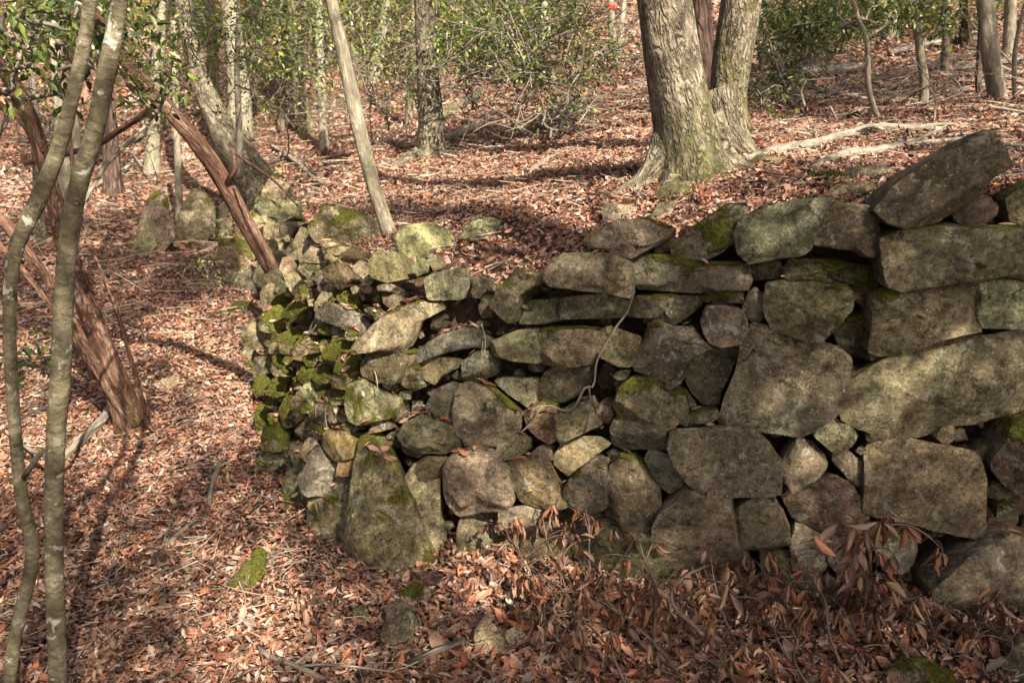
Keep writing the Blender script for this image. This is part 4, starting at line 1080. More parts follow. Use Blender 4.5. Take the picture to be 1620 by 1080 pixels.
# ---------------------------------------------------------------- shrubs and evergreen boughs
def gen_clusters(box, n, r, ypow=1.0):
    u0, u1, v0, v1, Y0, Y1 = box
    return [(r.uniform(u0, u1), r.uniform(v0, v1), r.uniform(Y0, Y1)) for _ in range(n)]
def shrub(name, label, base, clusters, leaf, n_leaf, rad, mat='twig', hi=False, seed=0, stem_r=0.012, group=None, cat='shrub', bright=1.0, extra=0, foliage=True):
    """grow a twig skeleton from BASE through all cluster points, leaf clumps at each"""
    r = np.random.default_rng(seed + 400)
    base = np.asarray(base, float)
    o = empty(name, base, label, cat, group)
    P = [at(u, v, Y) for u, v, Y in clusters]
    P.sort(key=lambda p: np.linalg.norm(p - base))
    nodes = [base, base + np.array([0, 0, 0.12])]; T = Tubes()
    for k, p in enumerate(P):
        nd = min(nodes, key=lambda q: np.linalg.norm(q - p) + 0.35 * max(0, q[2] - p[2]))
        L = np.linalg.norm(p - nd)
        m1 = nd * 0.67 + p * 0.33 + r.normal(0, 0.10 * L, 3); m2 = nd * 0.33 + p * 0.67 + r.normal(0, 0.10 * L, 3)
        rr = stem_r * (0.35 + 0.65 / (1 + 2.5 * np.linalg.norm(nd - base)))
        T.add([[*nd, rr], [*m1, rr * .85], [*m2, rr * .7], [*p, rr * .45]], sides=5, n=max(5, int(L / 0.12)), rough=0.05, seed=k)
        nodes += [m1, m2, p]
        for _ in range(extra):
            d = r.normal(0, 1, 3); d[2] = d[2] * 0.6 + 0.2; d /= np.linalg.norm(d); l = r.uniform(0.15, 0.5)
            q0 = m2 if r.random() < 0.5 else p
            T.add([[*q0, rr * .5], [*(q0 + d * l * .5 + r.normal(0, .04, 3)), rr * .4], [*(q0 + d * l + r.normal(0, .06, 3)), rr * .2]], sides=3, n=5, rough=0.03, seed=k)
    T.build('stem', M[mat], o)
    if foliage:
        bt = [green_cluster(p, rad * r.uniform(0.7, 1.3), int(n_leaf * r.uniform(0.7, 1.3)), leaf, r, hi, bright=bright) for p in P]
        build_leaves('foliage', bt, M['green'], o)
    return o
vr = np.random.default_rng(77)
C = [(8, 18, 2.5), (40, 12, 2.6), (62, 36, 2.7), (20, 58, 2.5), (75, 18, 2.8), (112, 48, 2.7), (30, 96, 2.6), (-30, 40, 2.5), (-10, 130, 2.6), (150, 25, 2.6), (172, 50, 2.55), (188, 70, 2.6), (200, 44, 2.7), (216, 66, 2.7), (232, 60, 2.75), (205, 84, 2.6), (100, 20, 2.9), (60, 65, 2.8), (88, 110, 2.9), (130, 90, 2.8), (10, 150, 2.7), (45, 30, 3.0), (85, 60, 3.1), (-40, 90, 2.6), (150, 10, 3.0), (120, 5, 3.0), (95, 150, 3.2), (180, 120, 2.8)]
C += [(u + 14, v + 10, Y + .12) for u, v, Y in C if u < 140]
shrub('evergreen_tree', 'glossy evergreen boughs reaching in at the upper left corner', (-2.75, 2.9, gz(-2.75, 2.9)), C, 0.046, 13, 0.10, hi=True, seed=1, stem_r=0.020, cat='tree')
C = [(226, 100, 3.1), (242, 94, 3.1), (252, 110, 3.15), (266, 120, 3.2), (240, 172, 3.1), (215, 160, 3.0), (228, 165, 3.1), (252, 176, 3.2), (205, 130, 3.0), (276, 140, 3.2), (190, 150, 2.9), (260, 150, 3.2), (240, 60, 3.1), (255, 40, 3.1), (230, 25, 3.0), (286, 128, 3.25), (270, 90, 3.2)]
shrub('evergreen_tree', 'evergreen spray hanging in front of the leaning red trunk', (-2.3, 3.4, gz(-2.3, 3.4)), C, 0.044, 13, 0.095, hi=True, seed=2, stem_r=0.015, cat='tree')
C = gen_clusters((285, 425, 15, 115, 4.6, 5.4), 44, vr) + gen_clusters((320, 450, 120, 185, 4.8, 5.3), 12, vr)
shrub('evergreen_shrub', 'fine-leaved evergreen shrub between the leaning trunks', ground_hit(396, 268), C, 0.036, 26, 0.15, bright=1.4, hi=False, seed=3, extra=1)
C = gen_clusters((400, 525, -10, 120, 6.5, 7.6), 60, vr)
shrub('evergreen_shrub', 'green shrub on the slope left of the sapling top', ground_hit(468, 222), C, 0.052, 32, 0.22, bright=1.4, seed=4, extra=1)
C = gen_clusters((550, 695, -10, 120, 7.0, 8.6), 62, vr) + gen_clusters((560, 690, 110, 165, 7.0, 8.2), 10, vr)
shrub('evergreen_shrub', 'green shrub between the sapling and the mid-slope trunk', ground_hit(615, 226), C, 0.055, 30, 0.24, bright=1.4, seed=5, extra=2)
C = gen_clusters((695, 835, -10, 105, 6.0, 7.2), 66, vr) + gen_clusters((700, 800, 80, 130, 6.2, 7.0), 8, vr)
shrub('evergreen_shrub', 'dense evergreen shrub right of the mid-slope trunk', ground_hit(765, 238), C, 0.050, 32, 0.20, bright=1.4, seed=6, extra=1)
C = gen_clusters((795, 945, -10, 125, 5.6, 6.6), 66, vr) + gen_clusters((830, 930, 120, 200, 5.6, 6.3), 12, vr) + gen_clusters((930, 985, 60, 110, 5.8, 6.4), 6, vr)
shrub('evergreen_shrub', 'contorted evergreen shrub with bare lower stems left of the big tree', ground_hit(885, 240), C, 0.048, 32, 0.19, bright=1.4, seed=7, stem_r=0.018, mat='twig', extra=2)
C = gen_clusters((1205, 1345, -10, 70, 6.2, 7.6), 60, vr) + gen_clusters((1215, 1300, 60, 115, 6.4, 7.2), 12, vr)
shrub('evergreen_shrub', 'glossy green shrub right of the double-stemmed tree', ground_hit(1268, 182), C, 0.060, 42, 0.20, seed=8, extra=1, bright=1.1)
C = gen_clusters((1320, 1415, -10, 45, 5.2, 5.8), 30, vr)
shrub('evergreen_shrub', 'evergreen top over the crooked tan stem', at(1360, 30, 5.25), C, 0.050, 26, 0.15, seed=9, bright=1.2)
C = gen_clusters((1425, 1515, -10, 52, 5.4, 5.9), 24, vr)
shrub('evergreen_shrub', 'bright leafy tuft around the forked pale stem', at(1450, 30, 5.6), C, 0.050, 24, 0.13, seed=10, bright=1.35)
C = gen_clusters((1180, 1245, 135, 170, 4.4, 5.0), 8, vr)
shrub('low_shrub', 'low green sprig at the right foot of the pale rear stem', ground_hit(1215, 205), C, 0.045, 14, 0.09, seed=11, stem_r=0.006)
C = gen_clusters((52, 92, 525, 630, 2.25, 2.5), 9, vr) + gen_clusters((0, 25, 540, 600, 2.3, 2.5), 4, vr)
shrub('low_shrub', 'young evergreen sprig between the two slim trunks', ground_hit(60, 760), C, 0.050, 6, 0.06, hi=True, seed=12, stem_r=0.005)
C = gen_clusters((298, 345, 402, 445, 5.0, 5.5), 9, vr)
shrub('low_shrub', 'small green plant at the base of the far wall end', ground_hit(325, 452), C, 0.035, 12, 0.07, seed=13, stem_r=0.004)
C = gen_clusters((330, 372, 340, 375, 5.2, 5.6), 6, vr)
shrub('low_shrub', 'green tuft growing from stones behind the red trunk', at(350, 392, 5.5), C, 0.035, 12, 0.07, seed=14, stem_r=0.004)
C = gen_clusters((640, 690, 150, 195, 6.6, 6.9), 7, vr)
shrub('low_shrub', 'small green plant left of the mid-slope trunk foot', ground_hit(650, 232), C, 0.04, 16, 0.10, seed=15, stem_r=0.004)
C = gen_clusters((500, 545, 130, 185, 6.0, 6.6), 8, vr)
shrub('low_shrub', 'thin green sprig behind the sapling stem', ground_hit(520, 222), C, 0.04, 14, 0.10, seed=16, stem_r=0.004)
for k, (lb, u0, u1, v0, v1, bu, bv, Y0, Y1, n) in enumerate([
    ('tan tangle of bare twigs in front of the dense shrub', 690, 840, 60, 180, 770, 236, 5.8, 6.6, 22),
    ('bare sapling thicket left of the sapling top', 420, 560, 60, 200, 500, 230, 6.0, 7.4, 22),
    ('dark dead brush below the glossy shrub', 1230, 1400, 60, 190, 1310, 202, 6.4, 8.5, 30),
    ('dark dead brush before the fluted trunk', 1490, 1640, 80, 195, 1560, 205, 6.4, 8.5, 26),
    ('tangle of bare twigs behind the sapling', 540, 690, 70, 200, 612, 222, 6.0, 7.6, 20),
    ('bare twiggy bush before the mossy log', 700, 800, 100, 190, 742, 225, 6.6, 8.0, 14),
    ('bare thicket on the dark slope right of the big tree', 1210, 1340, 90, 195, 1270, 200, 5.6, 7.5, 22),
    ('brushwood heap below the forked pale stem', 1380, 1530, 100, 195, 1470, 205, 5.6, 7.6, 26),
    ('bare scrub under the red-banded trunk', 960, 1030, 20, 110, 995, 130, 8.0, 9.5, 16),
    ('twig thicket in the upper gully at far left', 10, 110, 120, 270, 60, 330, 4.6, 6.5, 20),
    ('bare bush on the slope between the pale trunks', 180, 300, 100, 260, 235, 300, 6.0, 8.0, 20),
    ('bare twigs around the contorted shrub', 800, 960, 90, 230, 870, 250, 5.2, 6.2, 18)]):
    shrub('bare_shrub', lb, ground_hit(bu, bv), gen_clusters((u0, u1, v0, v1, Y0, Y1), n, vr), 0, 0, 0, seed=30 + k, stem_r=0.009, extra=5, foliage=False, mat='twig', cat='shrub')

# wood on the hill behind, up to the top of the picture
hill = [(60, 60, 9, 22), (20, 120, 8, 16), (150, 90, 12, 26), (215, 70, 14, 22), (250, 60, 10, 12), (330, 70, 15, 20), (440, 40, 16, 24), (500, 40, 13, 14), (590, 40, 16, 18), (640, 30, 12, 12), (745, 30, 16, 20), (800, 40, 13, 10), (865, 30, 15, 15), (925, 35, 18, 16), (1245, 70, 13, 14), (1320, 70, 11, 10), (1410, 60, 14, 20), (1500, 80, 10, 12), (1530, 60, 13, 16), (1600, 60, 12, 18), (1180, 60, 14, 16)]
words_ = ['far grey trunk on the left slope by the picture edge', 'thin far trunk low on the left slope', 'stout far trunk behind the second slim trunk', 'far trunk left of the bare bush', 'thin far stem over the bare bush', 'far trunk behind the fine-leaved shrub', 'stout far trunk above the short mossy stem', 'thin far stem left of the sapling top', 'far trunk just right of the sapling top', 'thin far stem left of the mid-slope trunk', 'far trunk above the dense shrub', 'thinnest far stem above the dense shrub', 'far trunk above the contorted shrub', 'most distant trunk left of the red-banded one', 'far trunk above the glossy shrub', 'thin far stem left of the crooked tan stem', 'stout far trunk between crooked and forked stems', 'thin far stem right of the forked stem', 'far trunk left of the fluted trunk', 'far trunk behind the right edge stems', 'far trunk just right of the double tree']
for k, ((u, v, Y, wp), lb) in enumerate(zip(hill, words_)):
    Y = 7.0 + (Y - 8.0) * 0.45
    b = at(u, v, Y); b[2] = gz(b[0], b[1])
    r = np.random.default_rng(k + 60)
    ub, vb = pix(b); ln = r.normal(0, 18)
    tree('forest_tree', lb, [('trunk', [(ub, vb, Y, wp * 1.25), (ub + ln * .2, vb - 50, Y, wp), (ub + ln * .6, vb - 160, Y, wp * .9), (ub + ln + r.normal(0, 8), vb - 330, Y, wp * .75)])], M[['pale_bark', 'oak_bark', 'dark_bark', 'pale_bark'][k % 4]], sides=9, group='trees on the hill behind')
for k, (lb, box, bs) in enumerate([
    ('far green thicket at the top left', (0, 190, -40, 90, 8.0, 10.5), (90, 210)),
    ('far green thicket behind the pale straight trunk', (230, 420, -40, 60, 10.0, 13.0), (330, 140)),
    ('far green thicket above the sapling', (480, 700, -60, 45, 10.5, 13.5), (590, 120)),
    ('far green thicket above the dense shrub', (690, 960, -60, 40, 10.5, 13.5), (830, 110)),
    ('far dark thicket at the top right', (1200, 1460, -50, 50, 9.5, 12.5), (1330, 130)),
    ('far brush at the right edge', (1470, 1680, -40, 80, 9.0, 12.0), (1580, 150))]):
    shrub('evergreen_thicket', lb, ground_hit(*bs), gen_clusters(box, 70 if k < 4 else 40, vr), 0.10, 40, 0.42, seed=50 + k, extra=1, bright=0.9)

# ---------------------------------------------------------------- roots, logs and sticks
def stick(name, label, rows, mat='dead_wood', cat='branch', lift=0.5, sides=9, group=None, kids=0, moss_h=None, rough=0.07, part=None):
    """a piece of wood lying on the ground: rows (u, v, width px) rest on the terrain"""
    P = []
    for u, v, wp in rows:
        g = ground_hit(u, v); rr = 0.5 * wp / FPX * depth_of(g)
        P.append([g[0], g[1], g[2] + rr * lift * 2 + 0.012, rr])
    o = empty(name, P[0][:3], label, cat, group)
    sd_ = hash(label) % 9999; r = np.random.default_rng(sd_)
    Tubes().add(P, sides=sides, rough=rough, seed=sd_, moss_h=moss_h).build('stem', M[mat], o)
    for k in range(kids):
        i = int(r.integers(1, len(P))); b = np.array(P[i][:3]); d = np.array(P[-1][:3]) - np.array(P[0][:3]); d /= np.linalg.norm(d)
        d = d + r.normal(0, 0.5, 3); d[2] = abs(d[2]) * 0.35; l = r.uniform(0.12, 0.3)
        T = Tubes(); T.add([[*b, P[i][3] * .6], [*(b + d * l * .5 + r.normal(0, .02, 3)), P[i][3] * .5], [*(b + d * l + r.normal(0, .03, 3)), P[i][3] * .25]], sides=6, n=7, rough=0.05, seed=k); T.build('twig', M[mat], o)
    return o
stick('exposed_root', 'long smooth bare root snaking right from the big tree', [(1180, 262, 10), (1235, 247, 15), (1290, 238, 16), (1340, 224, 16), (1390, 213, 14), (1440, 212, 11), (1490, 212, 7)], 'twig', 'root', 0.5, rough=0.15, kids=2)
stick('exposed_root', 'shorter arched bare root with a mossy underside', [(1282, 278, 9), (1310, 264, 13), (1345, 253, 14), (1385, 248, 12), (1425, 240, 11), (1470, 234, 9), (1520, 228, 7)], 'twig', 'root', 0.5, kids=2, rough=0.15)
stick('fallen_log', 'grey log lying right of the mid-slope trunk', [(702, 228, 11), (735, 215, 13), (762, 200, 12), (785, 182, 9)])
stick('fallen_log', 'mossy pale log behind the mid-slope trunk', [(688, 200, 14), (715, 183, 16), (742, 167, 14), (764, 152, 11)], 'oak_bark', moss_h=2.0, kids=2)
stick('fallen_log', 'short pale stick below the contorted shrub', [(838, 280, 9), (862, 262, 9), (890, 246, 7)])
stick('fallen_log', 'long grey log across the dark slope right of the big tree', [(1196, 140, 13), (1260, 128, 15), (1320, 120, 15), (1372, 112, 11)], kids=2)
stick('fallen_log', 'dark log behind the crooked and forked stems', [(1372, 138, 13), (1430, 125, 14), (1490, 108, 13), (1535, 94, 9)], 'dark_bark', kids=2)
stick('fallen_branch', 'dark curved branch lying behind the roots', [(1244, 168, 6), (1275, 186, 6), (1305, 198, 7), (1335, 192, 7), (1372, 184, 5)], 'dark_bark', kids=2)
stick('fallen_branch', 'slanting branch below the glossy shrub', [(1245, 172, 5), (1290, 152, 6), (1330, 138, 6), (1362, 122, 5)], 'dead_wood', kids=2)
stick('fallen_log', 'dark log behind the tilted slab at the right edge', [(1570, 236, 9), (1610, 242, 10), (1660, 248, 10)], 'dead_wood')
stick('fallen_branch', 'thin grey stick with side twigs behind the tilted slab', [(1400, 226, 4), (1480, 222, 4), (1560, 215, 4), (1625, 212, 4)], 'dead_wood', kids=3)
for lb, rows, kd in [
    ('grey log high on the right slope behind the glossy shrub', [(1235, 82, 9), (1300, 74, 10), (1365, 60, 8)], 3),
    ('dark log crossing behind the forked pale stem', [(1405, 92, 9), (1460, 80, 10), (1530, 66, 8)], 3),
    ('dead pole lying before the fluted trunk', [(1470, 168, 6), (1520, 150, 7), (1560, 140, 6)], 2),
    ('brown dead limb low on the right slope', [(1280, 150, 7), (1340, 158, 8), (1400, 150, 7)], 3),
    ('dead limb up the slope above the mossy log', [(730, 120, 8), (790, 110, 9), (840, 92, 7)], 3),
    ('long pole lying on the far right bank', [(1500, 118, 7), (1560, 108, 8), (1640, 96, 7)], 2),
    ('dead limb in the upper gully left of the massive trunk', [(150, 262, 8), (190, 240, 9), (235, 214, 7)], 2),
    ('broken limb at the foot of the upper left bank', [(140, 300, 7), (180, 288, 8), (205, 268, 7)], 2)]:
    stick('fallen_log', lb, rows, 'dead_wood', 'log', 0.6, 8, 'logs on the slopes behind', kids=kd)
stick('fallen_branch', 'thick mossy dead limb leaning on the red-barked tree foot', [(96, 738, 10), (125, 712, 17), (150, 690, 17), (172, 664, 15), (178, 640, 11)], 'dead_wood', moss_h=0.3)
for k, (lb, rows, kd) in enumerate([
    ('pale stick on leaves at the left edge below the slim trunks', [(0, 694, 7), (35, 672, 7), (78, 645, 6)], 0),
    ('short stout grey stick upright on the leaf slope', [(330, 806, 9), (338, 772, 10), (350, 738, 8)], 1),
    ('bent grey stick lying before the mossy rock', [(262, 872, 8), (290, 846, 9), (318, 826, 8)], 1),
    ('small crooked stick left of the mossy rock', [(296, 856, 6), (308, 862, 8), (328, 856, 7)], 0),
    ('long thin dark twig across the left leaf bed', [(108, 958, 4), (150, 938, 4), (195, 925, 4), (250, 902, 3)], 2),
    ('forking thin branch in the middle of the left leaf bed', [(222, 962, 4), (250, 925, 4), (272, 886, 4), (300, 856, 3)], 2),
    ('slender twig running up to the mossy rock', [(258, 965, 4), (280, 930, 4), (318, 900, 3), (340, 870, 3)], 1),
    ('crooked dead twig low in the left leaf bed', [(160, 1072, 8), (175, 1030, 8), (168, 985, 6), (180, 960, 4)], 2),
    ('pale arched branch at the bottom left of centre', [(408, 1030, 8), (430, 1050, 9), (470, 1062, 9), (520, 1086, 9)], 2),
    ('thick grey stick before the flat slab', [(518, 1056, 9), (545, 1030, 10), (582, 1012, 8)], 0),
    ('short brown stick beside the thick grey stick', [(470, 1060, 10), (495, 1042, 11)], 0),
    ('grey twig right of the flat slab', [(622, 1016, 5), (650, 1036, 5), (690, 1050, 5), (725, 1060, 4)], 0),
    ('brown rotten log piece right of the flat slab', [(650, 1060, 14), (690, 1042, 15), (735, 1024, 13)], 0),
    ('long pale branch at the bottom centre', [(770, 1092, 11), (830, 1062, 10), (880, 1044, 9), (940, 1050, 6), (970, 1045, 4)], 3),
    ('thin twig lying in the drift beside the tall corner stone', [(625, 890, 3), (660, 908, 4), (700, 925, 4), (760, 935, 3)], 0),
    ('thin twig on leaves right of the red-barked tree', [(230, 700, 4), (270, 690, 4), (300, 678, 3)], 1),
    ('thin grey branch on the sunny slope beside the old leaning tree', [(430, 235, 6), (470, 262, 7), (500, 290, 7), (520, 302, 5)], 1),
    ('dead twig in the middle of the leaf slope', [(310, 742, 3), (350, 760, 4), (372, 772, 3)], 1)]):
    stick('fallen_stick', lb, rows, 'dead_wood', 'stick', 0.5, 8, 'sticks lying in the leaves', kids=kd)

# hanging root on the wall face
def wall_hit(u, v, out=0.03):
    h = STONEBVH.ray_cast(Vector(CAM), Vector(ray(u, v)))
    p = np.array(h[0]) if h[0] is not None else at(u, v, 2.6)
    d = CAM - p; d /= np.linalg.norm(d)
    return p + d * out
def hanging(label, rows, part_rows=()):
    P = [[*wall_hit(u, v, 0.02), 0.29 * wp / FPX * 2.7] for u, v, wp in rows]
    P = np.array(P); P[1:-1, 1] = 0.25 * P[:-2, 1] + 0.5 * P[1:-1, 1] + 0.25 * P[2:, 1]
    P[:, 1] -= 0.02
    o = empty('hanging_root', P[0, :3], label, 'root')
    Tubes().add(P, sides=8, n=36, rough=0.06, seed=3).build('stem', M['twig'], o)
    for rws in part_rows:
        Q = [[*wall_hit(u, v, 0.02), 0.28 * wp / FPX * 2.7] for u, v, wp in rws]
        Tubes().add(Q, sides=6, n=14, rough=0.05, seed=4).build('rootlet', M['twig'], o)
hanging('pale forked root trailing down the middle of the wall face', [(1002, 458, 6), (990, 490, 6), (972, 520, 6), (944, 566, 7), (936, 600, 7), (928, 622, 7), (900, 640, 6), (862, 638, 5), (842, 656, 5), (824, 680, 4)], [[(932, 615, 5), (935, 645, 4), (930, 678, 4)], [(840, 658, 3), (843, 672, 3)]])
hanging('thin root dangling over the mossy stones', [(565, 530, 3), (575, 560, 3), (592, 590, 3), (600, 625, 2.5)])
hanging('thin dry stem crossing the mossy wall corner', [(528, 470, 3), (500, 515, 3), (482, 540, 3), (470, 580, 2)])
hanging('short rootlets hanging below the ledge of leaves', [(518, 640, 3), (516, 655, 3), (520, 680, 2.5)], [[(500, 640, 2.5), (499, 660, 2)]])
hanging('fine rootlets hanging under the long mossy block', [(762, 510, 3), (768, 535, 3), (766, 560, 2)], [[(764, 540, 2.5), (760, 575, 2)]])

# ---------------------------------------------------------------- withered leafy branches before the wall
def dead_leaf_mesh(k):
    r = np.random.default_rng(700 + k)
    nx_, ny_ = 7, 5
    xs = np.linspace(0, 1, nx_); ys = np.linspace(-1, 1, ny_)
    bend = r.uniform(-0.9, 1.2); roll = r.uniform(1.0, 2.6) * (1 if k % 3 else -1); tw = r.uniform(-0.7, 0.7)
    V = []
    for i, x in enumerate(xs):
        wd = 0.27 * (math.sin(math.pi * min(1, x * 0.94 + 0.05)) ** 0.8) + 0.004
        for j, y in enumerate(ys):
            yy = y * wd * (1 + (0.10 * r.normal() if abs(y) == 1 else 0)); ang = roll * abs(y)
            Yp = math.sin(ang) / max(abs(roll), 0.1) * wd * np.sign(y) * 1.0 if abs(y) > 0 else 0
            Zp = (1 - math.cos(ang)) / abs(roll) * wd * np.sign(roll)
            t_ = tw * x; Y2 = Yp * math.cos(t_) - Zp * math.sin(t_); Z2 = Yp * math.sin(t_) + Zp * math.cos(t_)
            Z2 += bend * 0.35 * x * x + 0.022 * r.normal()
            V.append((x * (1 - 0.12 * abs(bend) * x), Y2, Z2))
    Q = [(i * ny_ + j, (i + 1) * ny_ + j, (i + 1) * ny_ + j + 1, i * ny_ + j + 1) for i in range(nx_ - 1) for j in range(ny_ - 1)]
    me = make_mesh('withered_leaf_shape', np.array(V), quads=np.array(Q), smooth_shade=True)
    pal = np.array([(0.25, 0.098, 0.046), (0.27, 0.150, 0.095), (0.17, 0.070, 0.038), (0.31, 0.190, 0.125), (0.20, 0.120, 0.062), (0.28, 0.112, 0.052), (0.15, 0.090, 0.060), (0.25, 0.14, 0.09)])
    c = np.repeat((pal[k % len(pal)] * r.uniform(0.85, 1.15))[None], len(V), 0) * np.repeat(np.where(np.abs(ys) < 0.1, 1.2, 1.0)[None], nx_, 0).reshape(-1, 1)
    point_attr(me, 'Col', 'FLOAT_COLOR', np.column_stack([c, np.ones(len(V))]))
    me.materials.append(M['dead'])
    return me
DL = [dead_leaf_mesh(k) for k in range(16)]
def put_leaf(parent, p, fwd, up, L, k):
    f = fwd / np.linalg.norm(fwd); s = np.cross(up, f); s /= np.linalg.norm(s) + 1e-9; n_ = np.cross(f, s)
    o = bpy.data.objects.new('leaf', DL[k % len(DL)]); COL.objects.link(o); o.parent = parent
    o.matrix_basis = Matrix(((f[0] * L, s[0] * L, n_[0] * L, p[0]), (f[1] * L, s[1] * L, n_[1] * L, p[1]), (f[2] * L, s[2] * L, n_[2] * L, p[2]), (0, 0, 0, 1)))
def leafy_branch(label, P, n_twig, per, leaf=0.085, seed=0, rw=0.006, spread=0.16):
    """P: list of xyz along the stem"""
    r = np.random.default_rng(seed + 808)
    P = np.array(P, float); rad = np.linspace(rw, rw * 0.4, len(P))
    o = empty('withered_branch', P[0], label, 'branch', 'withered leafy branches at the wall foot')
    Tubes().add(np.column_stack([P, rad]), sides=8, n=26, rough=0.06, seed=seed).build('stem', M['brown_twig'], o)
    S, _ = spline(np.column_stack([P, rad]), 30)
    for k in range(n_twig):
        i = int(r.uniform(0.25, 1.0) * 29); b = S[i, :3]
        d = (S[min(i + 1, 29), :3] - S[max(i - 1, 0), :3]); d /= np.linalg.norm(d) + 1e-9
        d = d * 0.5 + r.normal(0, 0.75, 3); d[2] = d[2] * 0.4 + 0.05; d /= np.linalg.norm(d)
        l = spread * r.uniform(0.5, 1.25) if k else 0.03
        e1 = b + d * l * 0.6 + np.array([0, 0, 0.02]); e2 = b + d * l + np.array([0, 0, -0.015])
        g = gz(e2[0], e2[1]); e2[2] = max(e2[2], g + 0.03); e1[2] = max(e1[2], g + 0.03)
        tob = Tubes().add([[*b, rw * .45], [*e1, rw * .35], [*e2, rw * .2]], sides=4, n=7, rough=0.03, seed=k); tob = tob.build('twig', M['brown_twig'], o)
        for q in range(int(per * r.uniform(0.6, 1.4)) + 1):
            t = r.uniform(0.45, 1.0); p = (e1 * (1 - t) + e2 * t) + r.normal(0, 0.008, 3)
            f = np.array([0, 0, -1.0]) * r.uniform(0.7, 1.5) + r.normal(0, 0.45, 3)
            L = leaf * r.uniform(0.65, 1.25)
            tip = p + f / np.linalg.norm(f) * L
            g2 = gz(tip[0], tip[1])
            if tip[2] < g2 + 0.01: f[2] += (g2 + 0.012 - tip[2]) / L; 
            put_leaf(tob, p, f, r.normal(0, 1, 3), L, int(r.integers(0, 16)))
def G(u, v, h=0.0):
    p = ground_hit(u, v); return np.array([p[0], p[1], p[2] + h])
leafy_branch('withered branch arching with two hanging leaf bunches before the right wall', [at(1366, 985, 2.2), at(1372, 905, 2.16), at(1378, 850, 2.14), at(1400, 832, 2.12), at(1435, 830, 2.1), at(1465, 845, 2.08), at(1492, 870, 2.06)], 9, 5, 0.066, 1, 0.005, 0.07)
leafy_branch('withered twig curving over with a rusty leaf bunch', [at(1386, 985, 2.2), at(1378, 900, 2.15), at(1368, 848, 2.12), at(1350, 818, 2.1), at(1332, 812, 2.1), at(1318, 836, 2.1), at(1312, 868, 2.1)], 8, 5, 0.066, 2, 0.004, 0.06)
leafy_branch('pale forked branch standing out bare from the leaf heap', [at(1112, 1004, 2.0), at(1090, 982, 2.02), at(1070, 964, 2.04), at(1062, 936, 2.06), at(1086, 910, 2.08), at(1122, 893, 2.1)], 5, 2, 0.07, 3, 0.008, 0.16)
spots = [
    ('withered leafy branch at the left end of the heap below the block stones', (850, 1040), (800, 880), 0.16),
    ('rusty leafy branch climbing towards the wedge of pale stone', (930, 1060), (850, 905), 0.20),
    ('leafy dead branch leaning on the broad bottom stone', (990, 1010), (925, 880), 0.22),
    ('rusty bunch of dead leaves catching the sun in the heap middle', (1030, 1050), (985, 895), 0.20),
    ('withered branch lying across the heap middle', (1080, 1090), (900, 980), 0.12),
    ('dead leafy branch low at the bottom centre', (1000, 1120), (880, 1010), 0.10),
    ('drooping dead leaves right of the pale forked branch', (1180, 1060), (1130, 930), 0.18),
    ('grey-brown leafy branch at the bottom of the heap', (1180, 1130), (1080, 1010), 0.14),
    ('olive-brown leafy branch under the tall block stone', (1250, 1060), (1190, 960), 0.14),
    ('dense withered branch below the pointed stone', (1330, 1070), (1240, 960), 0.16),
    ('dark withered branch at the bottom right of the heap', (1300, 1130), (1210, 1030), 0.12),
    ('dead leafy branch behind the mossy bottom stone', (1440, 1060), (1340, 975), 0.12),
    ('loose dead branch under the two hanging bunches', (1480, 1030), (1400, 955), 0.10),
    ('sparse dead branch at the foot of the big right stone', (1590, 1060), (1490, 975), 0.10),
    ('dry leafy branch at the lower right edge', (1640, 1090), (1540, 1010), 0.08)]
for k, (lb, a, b, h) in enumerate(spots):
    A, B = G(*a, 0.03), G(b[0], max(b[1], 905 if b[0] < 1080 else 980), h * (1.0 if b[0] < 1080 else 0.75))
    r = np.random.default_rng(k + 90)
    leafy_branch(lb, [A, A * .7 + B * .3 + r.normal(0, .03, 3) + np.array([0, 0, h * .3]), A * .35 + B * .65 + r.normal(0, .03, 3) + np.array([0, 0, h * .4]), B], 16, 4.8, 0.052, 10 + k, 0.005, 0.16)
# ---------------------------------------------------------------- unseen trees added for shade, crowns thinned where sun patches should fall
LIT = [  # where the photograph shows sun reaching the ground or wall: u, v, ru, rv, openness
    (700, 300, 200, 60, 1.2), (600, 345, 130, 45, 1.1), (490, 415, 130, 85, 1.1), (640, 420, 60, 40, .8), (440, 540, 80, 90, 1.0),
    (340, 525, 90, 40, .9), (170, 420, 90, 60, .6), (40, 650, 90, 45, .7), (420, 960, 90, 80, .85), (130, 1010, 70, 60, .5), (110, 610, 60, 60, .5),
    (690, 790, 45, 75, .9), (770, 770, 60, 50, .7), (860, 770, 50, 60, .75), (850, 850, 45, 40, .6), (915, 660, 55, 40, .75), (955, 770, 35, 50, .6),
    (1000, 900, 70, 40, .6), (700, 900, 90, 40, .5), (540, 700, 40, 40, .7), (600, 540, 70, 50, .5), (990, 230, 150, 60, .9), (1150, 230, 60, 40, .7), (500, 160, 260, 80, .6), (800, 180, 200, 70, .6), (250, 320, 90, 60, .6), (1590, 150, 60, 60, .8), (560, 130, 40, 150, .9), (600, 250, 60, 60, 1.0), (1230, 360, 60, 30, .3), (1000, 380, 60, 30, .3)]
def openness(u, v):
    o = (0.50 if u < 1180 else 0.36) if v > 330 and u > 560 else (0.30 if v > 250 else (0.56 if u < 1000 else 0.16))
    if u > 980 and 205 < v < 330: o = 0.12
    if u > 700 and v > 930: o = 0.22
    for a, b, ra, rb, s in LIT:
        q = ((u - a) / ra) ** 2 + ((v - b) / rb) ** 2
        if q < 1.6: o = max(o, s * min(1.0, 1.6 - q))
    return o
sr = np.random.default_rng(314)
SUNV = np.array(SUN_TO)
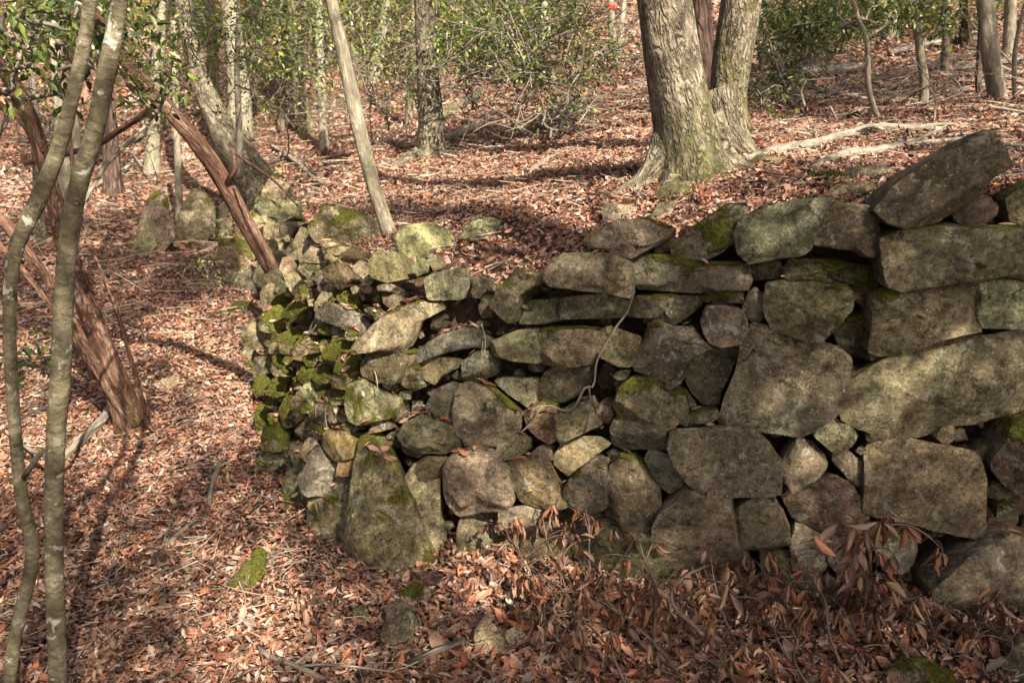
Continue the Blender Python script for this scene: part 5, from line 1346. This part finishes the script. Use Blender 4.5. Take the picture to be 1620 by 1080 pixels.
def lands(p):
    """where the shadow of point P falls, as a photo pixel"""
    best = None
    for B in (GROUND, STONEBVH):
        h = B.ray_cast(Vector(p), Vector(-SUNV), 60)
        if h[0] is not None and (best is None or h[3] < best[1]): best = (np.array(h[0]), h[3])
    return best[0] if best else None
def shade_tree(label, x, y, hgt, crown, n_cl, seed, leaf=0.10):
    r = np.random.default_rng(seed)
    z0 = gz(x, y); o = empty('evergreen_tree', (x, y, z0), label, 'tree', 'unseen trees added for shade')
    lean = r.normal(0, 0.25, 2)
    Tubes().add([[x, y, z0 - .1, .13], [x + lean[0] * .3, y + lean[1] * .3, z0 + hgt * .35, .10], [x + lean[0] * .7, y + lean[1] * .7, z0 + hgt * .7, .07], [x + lean[0], y + lean[1], z0 + hgt, .03]], sides=12, n=40, rough=.05, seed=seed).build('trunk', M['grey_bark'], o)
    (cx, cy, cz), (rx, ry, rz) = crown
    T = Tubes(); bt = []; kept = 0; tries = 0
    while kept < n_cl and tries < n_cl * 6:
        tries += 1
        d = unit(1, r)[0] * r.random() ** 0.4
        p = np.array([cx + d[0] * rx, cy + d[1] * ry, cz + d[2] * rz])
        op = 0.0
        for off in ((0, 0, 0), (.2, 0, 0), (-.2, 0, 0), (0, .12, .16), (0, -.12, -.16)):
            q = lands(p + np.array(off))
            if q is not None and q[1] > 0.8:
                u, v = pix(q)
                if -100 < u < 1720 and -150 < v < 1150: op = max(op, openness(u, v))
        sx, sy = p[0] - SUNV[0] / SUNV[2] * (p[2] - 1), p[1] - SUNV[1] / SUNV[2] * (p[2] - 1)
        if 0.5 + 0.62 * float(vnoise(np.array([sx]), np.array([sy]), 7.0, 12)[0]) + r.normal(0, 0.05) < op * 1.08: continue
        kept += 1
        bt.append(green_cluster(p, 0.24, 30, leaf, r, False))
        if kept % 12 == 0:
            s = np.array([x + lean[0] * .6, y + lean[1] * .6, z0 + hgt * r.uniform(.4, .85)])
            T.add([[*s, .016], [*((s + p) / 2 + r.normal(0, .15, 3)), .009], [*p, .004]], sides=4, n=8, rough=.04, seed=kept)
    T.build('branch_framework', M['twig'], o)
    build_leaves('crown', bt, M['green'], o)
    return o
shade_tree('unseen evergreen tree added for shade close behind the viewpoint on the right', 3.4, -2.4, 6.5, ((3.2, -2.0, 5.2), (2.4, 1.9, 1.7)), 420, 1)
shade_tree('unseen evergreen tree added for shade further right behind the viewpoint', 5.8, -2.6, 7.5, ((5.6, -2.2, 6.0), (2.4, 2.2, 2.0)), 380, 2)
shade_tree('unseen evergreen tree added for shade right behind the viewpoint', 0.6, -3.2, 7.0, ((0.8, -2.8, 5.6), (2.4, 1.9, 1.7)), 380, 3)
shade_tree('evergreen tree added for shade on the right bank outside the view', 8.2, 1.6, 10.5, ((8.0, 1.8, 9.0), (3.0, 2.4, 1.8)), 320, 4)
shade_tree('unseen evergreen tree added for shade behind the viewpoint on the left', -2.2, -2.6, 7.0, ((-1.8, -2.2, 5.6), (2.2, 1.9, 1.7)), 300, 5)
shade_tree('tall unseen evergreen tree added for shade beyond the right end of the wall', 5.6, 1.6, 9.5, ((4.8, 1.2, 8.6), (2.8, 2.2, 1.6)), 320, 6)
shade_tree('evergreen tree added for shade on the upper slope far right outside the view', 8.6, 8.0, 11.5, ((8.2, 8.0, 10.0), (3.2, 2.8, 2.2)), 220, 7)
shade_tree('tall unseen evergreen tree beside the viewpoint, its overhead crown added for shade', 3.0, -0.8, 9.0, ((1.8, 0.2, 8.0), (3.0, 2.2, 1.4)), 380, 8)
